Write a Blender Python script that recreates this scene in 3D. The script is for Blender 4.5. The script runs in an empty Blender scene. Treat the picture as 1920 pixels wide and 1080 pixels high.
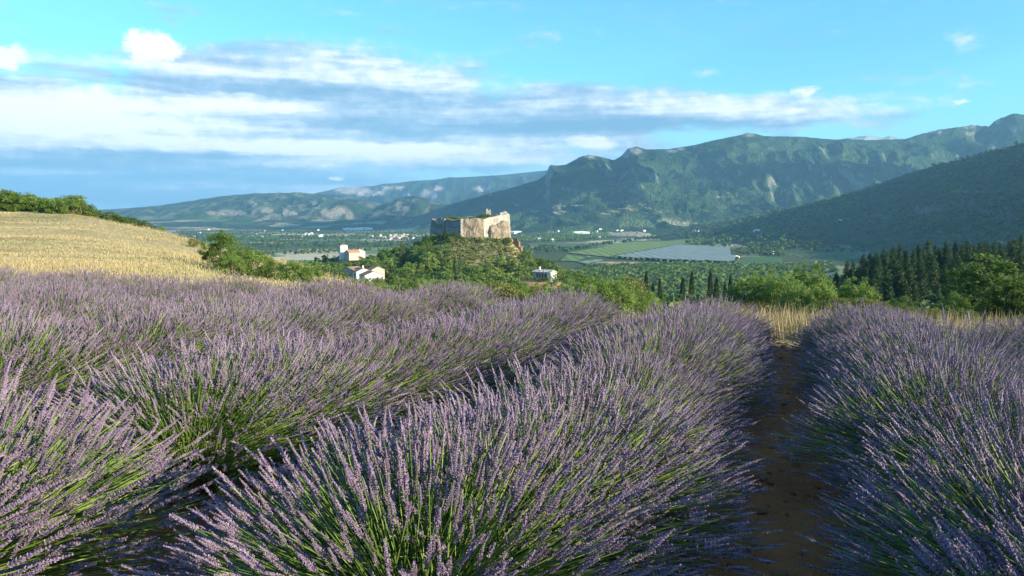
import bpy, math, random
import numpy as np
from math import radians, sin, cos, tan, atan, pi
rng = np.random.default_rng(7); random.seed(7)
C = bpy.context.scene.collection
SC = bpy.context.scene

# ------------------------------------------------------------------ camera, sky, sun, exposure
F = 1478.0                      # focal length in pixels of the 1920 wide photograph
PITCH = atan(140 / F)
EYE = 1.3
cam = bpy.data.cameras.new('camera'); cam.lens = F / 1920 * 36; cam.sensor_width = 36
cam.clip_start = 0.05; cam.clip_end = 80000
co = bpy.data.objects.new('camera', cam); C.objects.link(co)
co.location = (0, 0, EYE); co.rotation_euler = (pi / 2 - PITCH, 0, 0); SC.camera = co

SUN_AZ, SUN_EL = radians(118), radians(17)     # azimuth clockwise from the view direction (+Y)
SKY_STRENGTH, SUN_STRENGTH, EXPOSURE = 0.072, 5.0, 1.28
HAZE_DENSITY = 5.3e-5

SC.render.engine = 'CYCLES'
cy = SC.cycles
cy.max_bounces = 5; cy.diffuse_bounces = 2; cy.glossy_bounces = 1; cy.transmission_bounces = 3
cy.transparent_max_bounces = 4; cy.volume_bounces = 0; cy.use_denoising = True
SC.view_settings.view_transform = 'Standard'; SC.view_settings.look = 'None'
SC.view_settings.exposure = EXPOSURE; SC.view_settings.gamma = 1; SC.view_settings.use_curve_mapping = False

def aze(px, py):
    """compass angle and height angle of a photograph pixel"""
    u = (px - 960) / F; k = atan((540 - py) / F) - PITCH
    return atan(u), atan(tan(k) * cos(atan(u)))

class NT:
    """tiny node-expression helper"""
    def __init__(s, tree): s.t = tree; s.n = tree.nodes; s.l = tree.links
    def node(s, typ, **kw):
        n = s.n.new(typ)
        for k, v in kw.items(): setattr(n, k, v)
        return n
    def put(s, sock, v):
        if isinstance(v, bpy.types.NodeSocket): s.l.new(v, sock)
        elif isinstance(v, (tuple, list)) and sock.type == 'RGBA' and len(v) == 3: sock.default_value = (*v, 1)
        else: sock.default_value = v
    def m(s, op, a, b=None, c=None, clamp=False):
        n = s.node('ShaderNodeMath', operation=op); n.use_clamp = clamp
        s.put(n.inputs[0], a)
        if b is not None: s.put(n.inputs[1], b)
        if c is not None: s.put(n.inputs[2], c)
        return n.outputs[0]
    def comb(s, x, y, z=0.0):
        n = s.node('ShaderNodeCombineXYZ'); s.put(n.inputs[0], x); s.put(n.inputs[1], y); s.put(n.inputs[2], z); return n.outputs[0]
    def noise(s, vec, scale, detail=4, rough=.5, dist=0, col=False, dim='3D'):
        n = s.node('ShaderNodeTexNoise', noise_dimensions=dim)
        if vec is not None: s.l.new(vec, n.inputs['Vector'])
        n.inputs['Scale'].default_value = scale; n.inputs['Detail'].default_value = detail
        n.inputs['Roughness'].default_value = rough; n.inputs['Distortion'].default_value = dist
        return n.outputs['Color' if col else 'Fac']
    def voro(s, vec, scale, feature='F1', out='Distance'):
        n = s.node('ShaderNodeTexVoronoi', feature=feature); s.l.new(vec, n.inputs['Vector']); n.inputs['Scale'].default_value = scale
        return n.outputs[out]
    def sm(s, x, a, b, c=0.0, d=1.0):
        n = s.node('ShaderNodeMapRange', interpolation_type='SMOOTHSTEP'); s.put(n.inputs[0], x)
        n.inputs[1].default_value = a; n.inputs[2].default_value = b; n.inputs[3].default_value = c; n.inputs[4].default_value = d
        return n.outputs[0]
    def mix(s, f, a, b, blend='MIX'):
        n = s.node('ShaderNodeMix', data_type='RGBA', blend_type=blend)
        s.put(n.inputs[0], f); s.put(n.inputs[6], a); s.put(n.inputs[7], b); return n.outputs[2]
    def ramp(s, f, stops):
        n = s.node('ShaderNodeValToRGB'); s.put(n.inputs[0], f); e = n.color_ramp.elements
        while len(e) < len(stops): e.new(0.5)
        for i, (p, c) in enumerate(stops): e[i].position = p; e[i].color = (*c, 1)
        return n.outputs[0]
    def pos(s, scale=(1, 1, 1)):
        g = s.node('ShaderNodeTexCoord').outputs['Object']
        if scale == (1, 1, 1): return g
        n = s.node('ShaderNodeVectorMath', operation='MULTIPLY'); s.l.new(g, n.inputs[0]); n.inputs[1].default_value = scale
        return n.outputs[0]
    def attr(s, name, out='Fac'):
        n = s.node('ShaderNodeAttribute', attribute_name=name); return n.outputs[out]
    def vm(s, op, a, b):
        n = s.node('ShaderNodeVectorMath', operation=op); s.put(n.inputs[0], a); s.put(n.inputs[1], b); return n.outputs[0]

def build_world():
    w = bpy.data.worlds.new('World'); SC.world = w; w.use_nodes = True
    t = NT(w.node_tree)
    for n in list(t.n): t.n.remove(n)
    out = t.node('ShaderNodeOutputWorld'); bg = t.node('ShaderNodeBackground'); t.l.new(bg.outputs[0], out.inputs[0])
    sky = t.node('ShaderNodeTexSky', sky_type='NISHITA'); sky.sun_disc = False
    sky.sun_elevation = SUN_EL; sky.sun_rotation = SUN_AZ; sky.air_density = 1.2; sky.dust_density = .6; sky.ozone_density = 1.0; sky.altitude = 600
    base = t.mix(1.0, sky.outputs[0], (0.58, 1.30, 1.80), 'MULTIPLY')
    g = t.node('ShaderNodeNewGeometry')
    # direction of view: -Incoming in a world shader
    sep = t.node('ShaderNodeSeparateXYZ'); tc = t.node('ShaderNodeTexCoord'); t.l.new(tc.outputs['Generated'], sep.inputs[0])
    az = t.m('ARCTAN2', sep.outputs[0], sep.outputs[1]); el = t.m('ARCSINE', sep.outputs[2])
    vec = t.comb(t.m('MULTIPLY', az, 5.0), t.m('MULTIPLY', el, 17.0), 0.0)
    vec2 = t.comb(t.m('MULTIPLY', az, 4.0), t.m('MULTIPLY', el, 40.0), 3.0)
    vecr = t.comb(t.m('MULTIPLY', az, 9.0), t.m('MULTIPLY', el, 15.0), 8.0)
    n1 = t.noise(vec, 2.2, 9, .58, .35); n2 = t.noise(vec2, 1.3, 7, .55, .2); n3 = t.noise(vecr, 4.5, 8, .6, .2)
    nw = t.noise(vecr, 1.3, 3, .5)
    # gently wandering coordinates so no blob has a clean outline
    az = t.m('ADD', az, t.m('MULTIPLY', t.m('SUBTRACT', nw, .5), .07))
    el = t.m('ADD', el, t.m('MULTIPLY', t.m('SUBTRACT', n1, .5), .028))
    def blob(px, py, rx, ry, k=1.0):
        a0, e0 = aze(px, py); ra = rx / F; re = ry / F
        dx = t.m('MULTIPLY', t.m('SUBTRACT', az, a0), 1 / ra); dy = t.m('MULTIPLY', t.m('SUBTRACT', el, e0), 1 / re)
        r = t.m('ADD', t.m('MULTIPLY', dx, dx), t.m('MULTIPLY', dy, dy))
        return t.m('MULTIPLY', t.m('SUBTRACT', 1.0, r, clamp=True), k)
    def mx(l):
        r = l[0]
        for x in l[1:]: r = t.m('MAXIMUM', r, x)
        return r
    def sm_(l):
        r = l[0]
        for x in l[1:]: r = t.m('ADD', r, x)
        return r
    cover = mx([blob(-300, 250, 1150, 150), blob(590, 190, 430, 118), blob(1000, 225, 470, 78, .9), blob(1330, 217, 420, 45, .72),
                blob(250, 335, 620, 90, 1), blob(800, 290, 460, 40, .8)])
    puff = mx([blob(309, 88, 58, 32, 1.2), blob(15, 106, 50, 30, 1.1), blob(1508, 168, 46, 13, .7), blob(1108, 268, 50, 13, .5), blob(632, 330, 16, 8, .8), blob(1780,190,20,7,.6)])
    cov = t.m('ADD', cover, t.m('ADD', t.m('MULTIPLY', t.m('SUBTRACT', n1, .5), 1.5), t.m('MULTIPLY', t.m('SUBTRACT', n3, .5), .5)))
    a1 = t.sm(cov, .02, .6)
    a2 = t.m('MULTIPLY', t.sm(t.m('ADD', puff, t.m('MULTIPLY', t.m('SUBTRACT', n3, .5), 2.2)), .2, .85), t.sm(puff, 0.0, .25))
    # brightness of the cloud decks: sunlit bands and shaded undersides
    br = sm_([blob(120, 200, 480, 42, .6), blob(500, 195, 150, 16, .5), blob(100, 236, 430, 20, .35), blob(250, 265, 650, 20, .5), blob(750, 290, 430, 26, .5), blob(1108, 268, 60, 16, .5),
              blob(700, 125, 240, 40, .2), blob(820, 155, 250, 30, .25), blob(1150, 185, 300, 22, .3), blob(1420, 195, 330, 20, .35), blob(150, 120, 400, 30, .35), blob(1480,215,260,12,.3),
              blob(250, 345, 520, 62, -.42), blob(-50, 385, 500, 50, -.2), blob(80, 318, 150, 8, .3), blob(480, 345, 200, 14, .22), blob(620, 365, 200, 20, .45), blob(300, 148, 420, 22, -.25), blob(950, 222, 420, 36, -.28), blob(1250, 236, 330, 18, -.25)])
    bb = t.m('ADD', t.m('ADD', br, .44), t.m('MULTIPLY', t.m('SUBTRACT', n2, .5), 1.9))
    bb = t.m('ADD', bb, t.m('MULTIPLY', t.m('SUBTRACT', n3, .5), .9))
    ccol = t.ramp(bb, [(0.0, (1.5, 2.8, 4.1)), (.28, (2.3, 3.5, 4.8)), (.52, (3.8, 4.8, 5.8)), (.8, (6.3, 6.8, 7.1)), (1.0, (8, 8, 8))])
    pcol = t.ramp(t.m('ADD', t.m('MULTIPLY', n3, .9), .3), [(0.3, (3.9, 4.8, 5.7)), (.7, (7.4, 7.4, 7.4))])
    low = t.sm(el, -.01, .13, .8, 0.0)   # pale air near the horizon
    base = t.mix(low, base, (3.4, 5.3, 6.2))
    c = t.mix(t.m('MULTIPLY', a1, .95), base, ccol); c = t.mix(a2, c, pcol)
    t.l.new(c, bg.inputs[0]); bg.inputs[1].default_value = SKY_STRENGTH
build_world()
sl = bpy.data.lights.new('sun', 'SUN'); sl.energy = SUN_STRENGTH; sl.angle = radians(.6); sl.color = (1.0, .87, .66)
so = bpy.data.objects.new('sun', sl); C.objects.link(so)
so.rotation_euler = (pi / 2 - SUN_EL, 0, pi - SUN_AZ)      # light comes from azimuth SUN_AZ
SV = np.array([sin(SUN_AZ) * cos(SUN_EL), cos(SUN_AZ) * cos(SUN_EL), sin(SUN_EL)])
from mathutils import Vector
so.rotation_euler = Vector(SV).to_track_quat('Z', 'Y').to_euler()

# ------------------------------------------------------------------ helpers
def tag(o, label=None, cat=None, group=None, kind=None):
    if label: o['label'] = label
    if cat: o['category'] = cat
    if group: o['group'] = group
    if kind: o['kind'] = kind
    return o
def empty(name, loc, rz=0, scale=1):
    o = bpy.data.objects.new(name, None); C.objects.link(o); o.location = loc; o.rotation_euler.z = rz
    o.scale = (scale,) * 3 if not hasattr(scale, '__len__') else scale; o.empty_display_size = .2; return o
def mesh(name, V, polys, mat, attrs=None, smooth=False):
    """polys: list of (n,k) integer arrays"""
    me = bpy.data.meshes.new(name); V = np.asarray(V, dtype=np.float32)
    polys = [np.asarray(p, dtype=np.int32) for p in polys if len(p)]
    me.vertices.add(len(V)); me.vertices.foreach_set('co', V.ravel())
    li = np.concatenate([p.ravel() for p in polys]); tot = np.concatenate([np.full(len(p), p.shape[1], np.int32) for p in polys])
    st = np.concatenate([[0], np.cumsum(tot)[:-1]]).astype(np.int32)
    me.loops.add(len(li)); me.loops.foreach_set('vertex_index', li)
    me.polygons.add(len(tot)); me.polygons.foreach_set('loop_start', st); me.polygons.foreach_set('loop_total', tot)
    me.polygons.foreach_set('use_smooth', np.full(len(tot), smooth))
    for k, a in (attrs or {}).items():
        a = np.asarray(a, dtype=np.float32)
        if a.ndim == 1:
            at = me.attributes.new(k, 'FLOAT', 'POINT'); at.data.foreach_set('value', a)
        else:
            at = me.attributes.new(k, 'FLOAT_COLOR', 'POINT')
            at.data.foreach_set('color', np.concatenate([a, np.ones((len(a), 1), np.float32)], 1).ravel())
    me.update(calc_edges=True)
    if mat: me.materials.append(mat)
    return me
def link(name, me, parent=None, loc=None, rz=None):
    o = bpy.data.objects.new(name, me); C.objects.link(o)
    if parent: o.parent = parent
    if loc is not None: o.location = loc
    if rz is not None: o.rotation_euler.z = rz
    return o
class Acc:
    """collects vertices and faces"""
    def __init__(s): s.V = []; s.T = []; s.Q = []; s.A = []; s.n = 0
    def add(s, V, T=None, Q=None, a=0.0):
        V = np.asarray(V, float)
        if T is not None and len(T): s.T.append(np.asarray(T) + s.n)
        if Q is not None and len(Q): s.Q.append(np.asarray(Q) + s.n)
        s.V.append(V); s.A.append(np.broadcast_to(np.asarray(a, float), (len(V),)).copy()); s.n += len(V)
    def mesh(s, name, mat, smooth=False):
        V = np.concatenate(s.V); P = []
        if s.T: P.append(np.concatenate(s.T))
        if s.Q: P.append(np.concatenate(s.Q))
        return mesh(name, V, P, mat, {'rnd': np.concatenate(s.A)}, smooth)
    def box(s, c, h, rz=0, a=0.0, taper=1.0):
        c = np.array(c, float); V = []
        for z in (-1, 1):
            k = 1 if z < 0 else taper
            for x, y in ((-1, -1), (1, -1), (1, 1), (-1, 1)): V.append([x * h[0] * k, y * h[1] * k, z * h[2]])
        V = np.array(V); ca, sa = cos(rz), sin(rz)
        V = np.stack([V[:, 0] * ca - V[:, 1] * sa, V[:, 0] * sa + V[:, 1] * ca, V[:, 2]], 1) + c
        s.add(V, Q=[[0, 3, 2, 1], [4, 5, 6, 7], [0, 1, 5, 4], [1, 2, 6, 5], [2, 3, 7, 6], [3, 0, 4, 7]], a=a)

def hash2(ix, iy, seed):
    h = (ix.astype(np.int64) * 374761393 + iy.astype(np.int64) * 668265263 + seed * 1442695041) & 0xffffffff
    h = ((h ^ (h >> 13)) * 1274126177) & 0xffffffff; h = (h ^ (h >> 16)) & 0xffffffff
    h = (h * 2246822519) & 0xffffffff; h ^= h >> 15
    return (h & 0xffffff) / float(0xffffff)
def vnoise(x, y, seed=0):
    ix = np.floor(x); iy = np.floor(y); fx = x - ix; fy = y - iy
    fx = fx * fx * fx * (fx * (fx * 6 - 15) + 10); fy = fy * fy * fy * (fy * (fy * 6 - 15) + 10)
    a = hash2(ix, iy, seed); b = hash2(ix + 1, iy, seed); c = hash2(ix, iy + 1, seed); d = hash2(ix + 1, iy + 1, seed)
    return a + (b - a) * fx + (c - a) * fy + (a - b - c + d) * fx * fy
def fbm(x, y, oct=5, seed=0, ridged=False, gain=.5):
    x = np.asarray(x, float); y = np.asarray(y, float)
    r = 0; amp = 1; tot = 0
    for i in range(oct):
        n = vnoise(x, y, seed + i * 17)
        if ridged: n = 1 - abs(2 * n - 1)
        r = r + n * amp; tot += amp; amp *= gain; x, y = (x * 1.6 + y * 1.2) + 13.7, (y * 1.6 - x * 1.2) + 5.1
    return r / tot
sst = lambda x, a, b: (lambda t: t * t * (3 - 2 * t))(np.clip((x - a) / (b - a), 0, 1))

# ------------------------------------------------------------------ the lie of the land
RD = np.array([sin(radians(19.4)), cos(radians(19.4))])          # direction of the lavender rows
ND = np.array([RD[1], -RD[0]])
FIELD_END = 12.7; VAL = -120.0
def z_at(py, D): return EYE + D * np.tan(np.arctan((540 - py) / F) - PITCH)
def u_of(px, py=430): return (px - 960) / F * (cos(PITCH) - np.tan(np.arctan((540 - py) / F) - PITCH) * sin(PITCH))
def px_of(u): return 960 + u * F / 0.9955
def tab(t): a = np.array(t, float); return a[:, 0], a[:, 1]
CREST = tab([(-2600, 330), (-900, 365), (0, 392), (60, 395), (120, 399), (170, 406), (230, 419), (300, 433), (345, 447), (400, 463), (450, 472), (500, 483), (540, 492), (580, 507), (620, 526), (650, 548), (690, 590)])
CREST_D = tab([(-2600, 120), (0, 110), (300, 95), (500, 72), (600, 50), (640, 36), (700, 15), (760, 14)])
L_CASTLE = tab([(300, 545), (420, 525), (490, 508), (560, 502), (640, 484), (700, 488), (740, 482), (775, 470), (800, 452), (830, 442), (900, 440), (955, 446), (975, 464), (990, 486), (1040, 510), (1100, 532), (1180, 562), (1240, 590), (1300, 610), (1400, 640)])
L_PINE = tab([(1400, 660), (1480, 610), (1540, 570), (1580, 540), (1650, 512), (1750, 500), (1850, 497), (1950, 490), (2200, 480), (2600, 470), (4000, 470)])
L_RIGHT = tab([(1100, 470), (1180, 450), (1230, 441), (1300, 427), (1400, 408), (1500, 388), (1560, 374), (1600, 363), (1650, 342), (1700, 324), (1760, 307), (1800, 298), (1860, 283), (1920, 264), (2000, 246), (2200, 198), (2500, 150), (3000, 40), (3800, -100)])
L_RIGHT_D = tab([(1100, 5200), (1230, 4600), (1500, 3900), (1700, 3400), (1920, 2900), (2200, 2650), (2500, 2250), (3000, 1750), (3800, 1300)])  # right of the frame the unseen ridge is shaped to shade the valley
L_MID = tab([(760, 412), (800, 400), (840, 384), (900, 368), (960, 352), (1008, 338), (1022, 330), (1031, 312), (1060, 309), (1085, 296), (1103, 290), (1125, 294), (1150, 300), (1163, 293), (1175, 279), (1192, 274), (1208, 280), (1250, 280), (1275, 276), (1300, 272), (1340, 262), (1385, 253), (1398, 249), (1412, 251), (1430, 256), (1500, 256), (1560, 262), (1620, 263), (1690, 261), (1715, 252), (1750, 243), (1790, 238), (1812, 234), (1845, 236), (1858, 224), (1890, 212), (1920, 216), (2000, 205), (2300, 190), (3000, 200), (3800, 220)])
L_LEFT = tab([(-2600, 408), (-300, 405), (180, 394), (230, 391), (300, 385), (360, 376), (420, 367), (480, 362), (540, 362), (600, 363), (640, 366), (690, 376), (712, 381), (760, 392), (820, 405), (860, 425)])
L_HUMP = tab([(640, 430), (690, 396), (722, 380), (750, 371), (775, 366), (800, 372), (840, 384), (880, 402), (920, 425)])
L_FAR = tab([(480, 385), (560, 371), (600, 360), (640, 351), (700, 349), (720, 344), (800, 337), (870, 332), (930, 329), (1020, 320), (1080, 312), (1150, 330), (1300, 380)])
L_PALE = tab([(1500, 300), (1556, 266), (1585, 257), (1620, 254), (1640, 256), (1660, 254), (1690, 259), (1760, 300)])

def relief(D, u, Dc, pyc, wf, wb, p, gul, ng, seed, base=VAL, cr=0.0):
    px = px_of(u)
    zc = z_at(pyc, Dc); h = np.maximum(zc - base, 0)
    x = u * D
    t0 = np.clip((D - (Dc - wf)) / wf, -1, 1)
    w = fbm(x / (wf * .22) + 3 * fbm(x / wf * 2, D / wf * 2, 3, seed + 5), D / (wf * .9), 5, seed, ridged=True)    # spurs that run down the slope
    t = np.clip(t0, 0, 1)
    env = np.clip(4 * t * (1 - t), 0, 1) ** .8
    t = np.clip(t + (w - .5) * gul * env, 0, 1)
    z = base + h * t ** p
    z = z + h * (fbm(x / (wf * .07), D / (wf * .07), 4, seed + 3, ridged=True) - .5) * ng * env
    back = base + h * (1 - .8 * np.clip((D - Dc) / wb, 0, 1.25))
    return np.where(D > Dc, back, z)

def terrain(x, y):
    """height and region index of the land"""
    x = np.asarray(x, float); y = np.asarray(y, float)
    r = np.hypot(x, y); az = np.arctan2(x, y); azc = np.clip(az, -radians(62), radians(62))
    u = np.tan(azc); D = r * np.cos(azc); px = px_of(u)
    a = x * RD[0] + y * RD[1]; l = x * ND[0] + y * ND[1]
    plane = -0.0575 * np.maximum(a, -30) + .014 * np.clip(-l - 2, 0, 25)
    # near shelf and the dry grass hill
    Dc = np.interp(px, *CREST_D); ru = u * RD[0] + RD[1]
    Dd = FIELD_END / np.maximum(ru, .25)
    Dflat = 16.5 / np.maximum(ru, .25)
    Dc = np.maximum(Dc, Dflat)
    hill = 1 - sst(px, 600, 690)
    zc_h = z_at(np.interp(px, *CREST), Dc); zc = zc_h * hill + (-0.0575 * Dc * np.maximum(ru, .25)) * (1 - hill)
    t = np.clip((D - Dd) / np.maximum(Dc - Dd, 1), 0, 1)
    z0 = -0.0575 * FIELD_END + .014 * np.clip(-l - 2, 0, 25) * (1 - sst(D, 25, 60))
    rise = z0 + (zc - z0) * t ** (1 + .4 * hill) - .8 * np.sin(pi * t) * hill * sst(Dc, 20, 60) + (fbm(x / 9, y / 9, 4, 3) - .5) * .9 * np.sin(pi * t) * hill
    near = np.where(a < FIELD_END, plane, rise)
    out = np.maximum(D - Dc, 0)
    fall = zc - .13 * out - .05 * np.maximum(0, out - 20) * hill
    near = np.where(D > Dc, fall + (fbm(x / 25, y / 25, 3, 4) - .5) * np.clip(out / 12, 0, 1) * 2, near)
    near = np.maximum(near, VAL)
    lay = [near]
    # castle hill and the pine knoll
    def small(T, Dc, wf, base0, p, amp):
        zc = z_at(np.interp(px, *T), Dc); base = z_at(590, D) - .0
        t = np.clip((D - (Dc - wf)) / wf, 0, 1)
        b0 = np.minimum(base0, zc); z = np.where(D > Dc, zc - np.maximum(0, D - Dc - 45) * .45, b0 * (1 - t ** p) + zc * t ** p)
        return z + amp * (fbm(x / 18, y / 18, 4, 8) - .5) * sst(D, Dc - wf, Dc - wf + 40)
    lay.append(np.where((px > 300) & (px < 1400), small(L_CASTLE, 600., 165., -38., 1.0, 3.0), -1e4))
    lay.append(np.where(px > 1400, small(L_PINE, 260., 150., -13., 1.0, 2.0), -1e4))
    lay.append(VAL + 3 * (fbm(x / 500, y / 500, 4, 9) - .5) * sst(D, 1200, 2500))
    fade = 1 - sst(az, radians(72), radians(100))
    lay.append(relief(D, u, np.interp(px, *L_RIGHT_D), np.interp(px, *L_RIGHT), np.interp(px, [1100, 1500, 1920, 3000], [1500, 1700, 1500, 1100]), 1800., 1.25, .22, .06, 21) * fade + (VAL - 5) * (1 - fade))
    lay.append(relief(D, u, 7200. + 0 * u, np.interp(px, *L_MID), np.interp(px, [760, 1000, 1500, 2000], [1700, 3000, 2900, 2900]), 4000., 1.75, .46, .13, 31) * fade + (VAL - 5) * (1 - fade))
    fl = sst(az, radians(-75), radians(-50))
    lay.append(relief(D, u, 9200. + 0 * u, np.interp(px, *L_LEFT), 2600., 3000., 1.2, .5, .17, 41) * fl + (VAL - 5) * (1 - fl))
    lay.append(relief(D, u, 8400. + 0 * u, np.interp(px, *L_HUMP), 1900., 2200., 1.2, .36, .12, 47))
    lay.append(np.where((px > 480) & (px < 1300), relief(D, u, 14500. + 0 * u, np.interp(px, *L_FAR), 3300., 3000., 1.1, .4, .16, 51), -1e4))
    lay.append(np.where((px > 1500) & (px < 1760), relief(D, u, 16000. + 0 * u, np.interp(px, *L_PALE), 3000., 2000., 1.0, .3, .1, 61), -1e4))
    H = np.stack(lay); k = np.argmax(H, 0)
    return H.max(0), k, px, D, a, l
def ground(x, y): return float(terrain(np.array([x]), np.array([y]))[0][0])
def spot(px, D):
    x = u_of(px) * D; return x, D, ground(x, D)

def build_land():
    # rings from the camera outwards, columns dense inside the picture
    rr = np.concatenate([np.linspace(.35, 14, 130)[:-1], np.geomspace(14, 1100, 150)[:-1], np.geomspace(1100, 4200, 150)[:-1], np.geomspace(4200, 9600, 200)[:-1], np.geomspace(9600, 18500, 90)])
    dense = np.linspace(-36, 36, 760)
    az = np.radians(np.concatenate([np.linspace(-180, -66, 30, endpoint=False), np.linspace(-66, -36, 60, endpoint=False), dense, np.linspace(36, 100, 130)[1:], np.linspace(100, 180, 30)[1:-1]]))
    A, R = np.meshgrid(az, rr); X = R * np.sin(A); Y = R * np.cos(A)
    Z, K, PX, DD, AL, LL = terrain(X, Y)
    nr, nc = X.shape
    # clods and furrow grain near the camera
    Z = Z + np.where(R < 14, (fbm(X * 4, Y * 4, 5, 77) - .5) * .10, 0)
    V = np.stack([X, Y, Z], 2).reshape(-1, 3)
    # --- ground colours (albedo), one per vertex
    x, y, z = X, Y, Z
    PYp = 540 - F * np.tan(np.arctan((Z - EYE) / np.maximum(DD, 1)) + PITCH)
    def c(*a): return np.array(a, float)
    forest = c(.030, .070, .026); dry = c(.40, .32, .16); grass = c(.09, .13, .035); tan_ = c(.40, .31, .17); rock = c(.42, .38, .32); soil = c(.40, .145, .055)
    col = np.zeros(X.shape + (3,)) + forest
    def paint(mask, cc):
        nonlocal col
        m = np.clip(mask, 0, 1)[..., None]; col = col * (1 - m) + cc * m
    n1 = fbm(x / 260, y / 260, 5, 90); n2 = fbm(x / 60, y / 60, 4, 91); n3 = fbm(x / 5, y / 5, 4, 92)
    col = col * (.75 + .6 * n2[..., None])
    # mountains: lighter scrub patches, rock near the crests and on steep flanks
    dzr = np.gradient(Z, axis=0) / np.maximum(np.gradient(R, axis=0), .01)
    dza = np.gradient(Z, axis=1) / np.maximum(R * np.gradient(A, axis=1), .01)
    slope = np.hypot(dzr, dza)
    mt = K >= 4
    paint(mt * sst(n1, .46, .62) * .4, c(.085, .155, .05)); paint(mt * sst(n2, .55, .72) * .28, c(.10, .13, .05))
    paint((K == 5) * sst(slope + (n2 - .5) * .5, 1.25, 1.6) * .5, rock)
    def ell(px, py, rx, ry, soft=.35, kk=None, ang=0):
        dx = (PX - px); dy = (PYp - py); ca, sa = cos(ang), sin(ang)
        dd = np.hypot((dx * ca + dy * sa) / rx, (-dx * sa + dy * ca) / ry) + (n2 - .5) * .7
        m = 1 - sst(dd, 1 - soft, 1 + soft)
        return m * (K == kk if isinstance(kk, int) else np.isin(K, kk) if kk else (K >= 3))
    for e in [(1029, 323, 7, 11), (1103, 294, 10, 4), (1186, 283, 14, 7), (1172, 290, 6, 7), (1258, 283, 10, 3), (1275, 279, 8, 3), (1398, 253, 12, 4), (1745, 247, 13, 4), (1808, 238, 12, 3), (1858, 228, 8, 5), (1890, 240, 8, 6), (1812, 250, 10, 3)]:
        paint(ell(*e, kk=5) * .75, rock)
    for e in [(660, 356, 32, 7), (690, 362, 22, 6), (712, 358, 10, 6), (740, 352, 20, 3), (800, 362, 10, 7), (822, 354, 12, 4), (812, 366, 6, 6), (902, 354, 14, 5), (760, 366, 8, 5)]:
        paint(ell(*e, kk=8) * .95, c(.62, .52, .45))
    paint((K == 9) * .7, c(.55, .55, .5))
    for e in [(425, 398, 16, 6), (450, 400, 14, 3), (475, 382, 6, 5), (500, 395, 12, 5), (590, 380, 7, 4), (610, 398, 9, 6), (625, 402, 14, 9), (640, 396, 10, 7), (548, 400, 10, 4), (395, 399, 8, 3), (535, 398, 5, 8), (700, 400, 8, 3), (655, 404, 7, 9), (760, 390, 6, 4)]:
        paint(ell(*e, kk=[6, 7]) * .85, c(.42, .37, .29))
    paint(np.isin(K, [6, 7]) * sst(fbm(x / 180, y / 420, 5, 95, ridged=True), .66, .82) * .55, c(.34, .30, .22))
    # valley floor: a patchwork of fields
    vx, vy = x + 90 * fbm(x / 700, y / 700, 3, 70), y + 90 * fbm(x / 700, y / 700, 3, 71)
    gx = np.floor(vx / 230 + .25 * np.floor(vy / 300)); gy = np.floor(vy / 300)
    h1 = hash2(gx, gy, 5); h2 = hash2(gx, gy, 6)
    pal = np.array([[.08, .14, .04], [.14, .23, .06], [.46, .40, .23], [.16, .21, .08], [.48, .41, .27], [.04, .07, .025], [.24, .22, .13], [.09, .15, .045]])
    pc = pal[(h1 * 7.99).astype(int)] * (.8 + .4 * h2[..., None])
    val = (K == 3)
    foot = np.isin(K, [5, 6, 7]) & (Z < VAL + 110) | (K == 4) & (Z < VAL + 45)
    fw = foot * sst(h2 + (n1 - .5), .55, .6) * (1 - sst(Z, VAL + 50, VAL + 110))
    paint(val * 1.0, pc); paint(fw * .8, pc)
    paint(val * sst(n1, .62, .68) * sst(DD, 800, 1300), forest * 1.2)
    # named patches of cropland on the lower slopes
    wheat = c(.48, .36, .16); pale = c(.42, .36, .24); grn = c(.09, .17, .045)
    for px, py, rx, ry, cc, ang in [(1185, 389, 28, 6, wheat, -.15), (1150, 397, 24, 4, wheat, -.2), (1040, 401, 32, 4, pale, -.25), (1050, 388, 16, 4, pale, 0), (1090, 383, 20, 2.5, pale, -.2), (1145, 383, 12, 2, pale, -.2), (1215, 388, 13, 3, pale, .1),
                                (1235, 397, 22, 4, pale, 0), (1165, 406, 12, 4, c(.3, .22, .15), 0), (1105, 410, 32, 5, grn, -.15), (1385, 359, 20, 5, pale, -.1), (1355, 368, 14, 2, pale, -.1),
                                (1345, 390, 25, 3, c(.2, .25, .17), -.2), (1395, 386, 18, 2, pale, 0), (965, 384, 8, 3, pale, 0), (1000, 396, 12, 2, pale, 0)]:
        paint(ell(px, py, rx, ry, .12, kk=[3, 4, 5], ang=ang) * .95 * (1 - sst(slope, .3, .5)), cc)
    for px, py, rx, ry, cc, ang in [(1290, 424, 45, 3.5, c(.13, .15, .11), -.12), (1250, 421, 20, 2, pale, -.1), (1740, 392, 34, 8, c(.20, .19, .15), -.15), (1800, 383, 26, 6, c(.18, .17, .13), 0), (1650, 407, 24, 4, c(.15, .15, .1), 0), (1860, 398, 40, 4, c(.14, .14, .11), -.15), (1600, 412, 20, 3, c(.12, .15, .07), 0), (1480, 404, 16, 3, c(.1, .12, .07), 0)]:
        paint(ell(px, py, rx, ry, .2, kk=[4]) * .8, cc)
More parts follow.
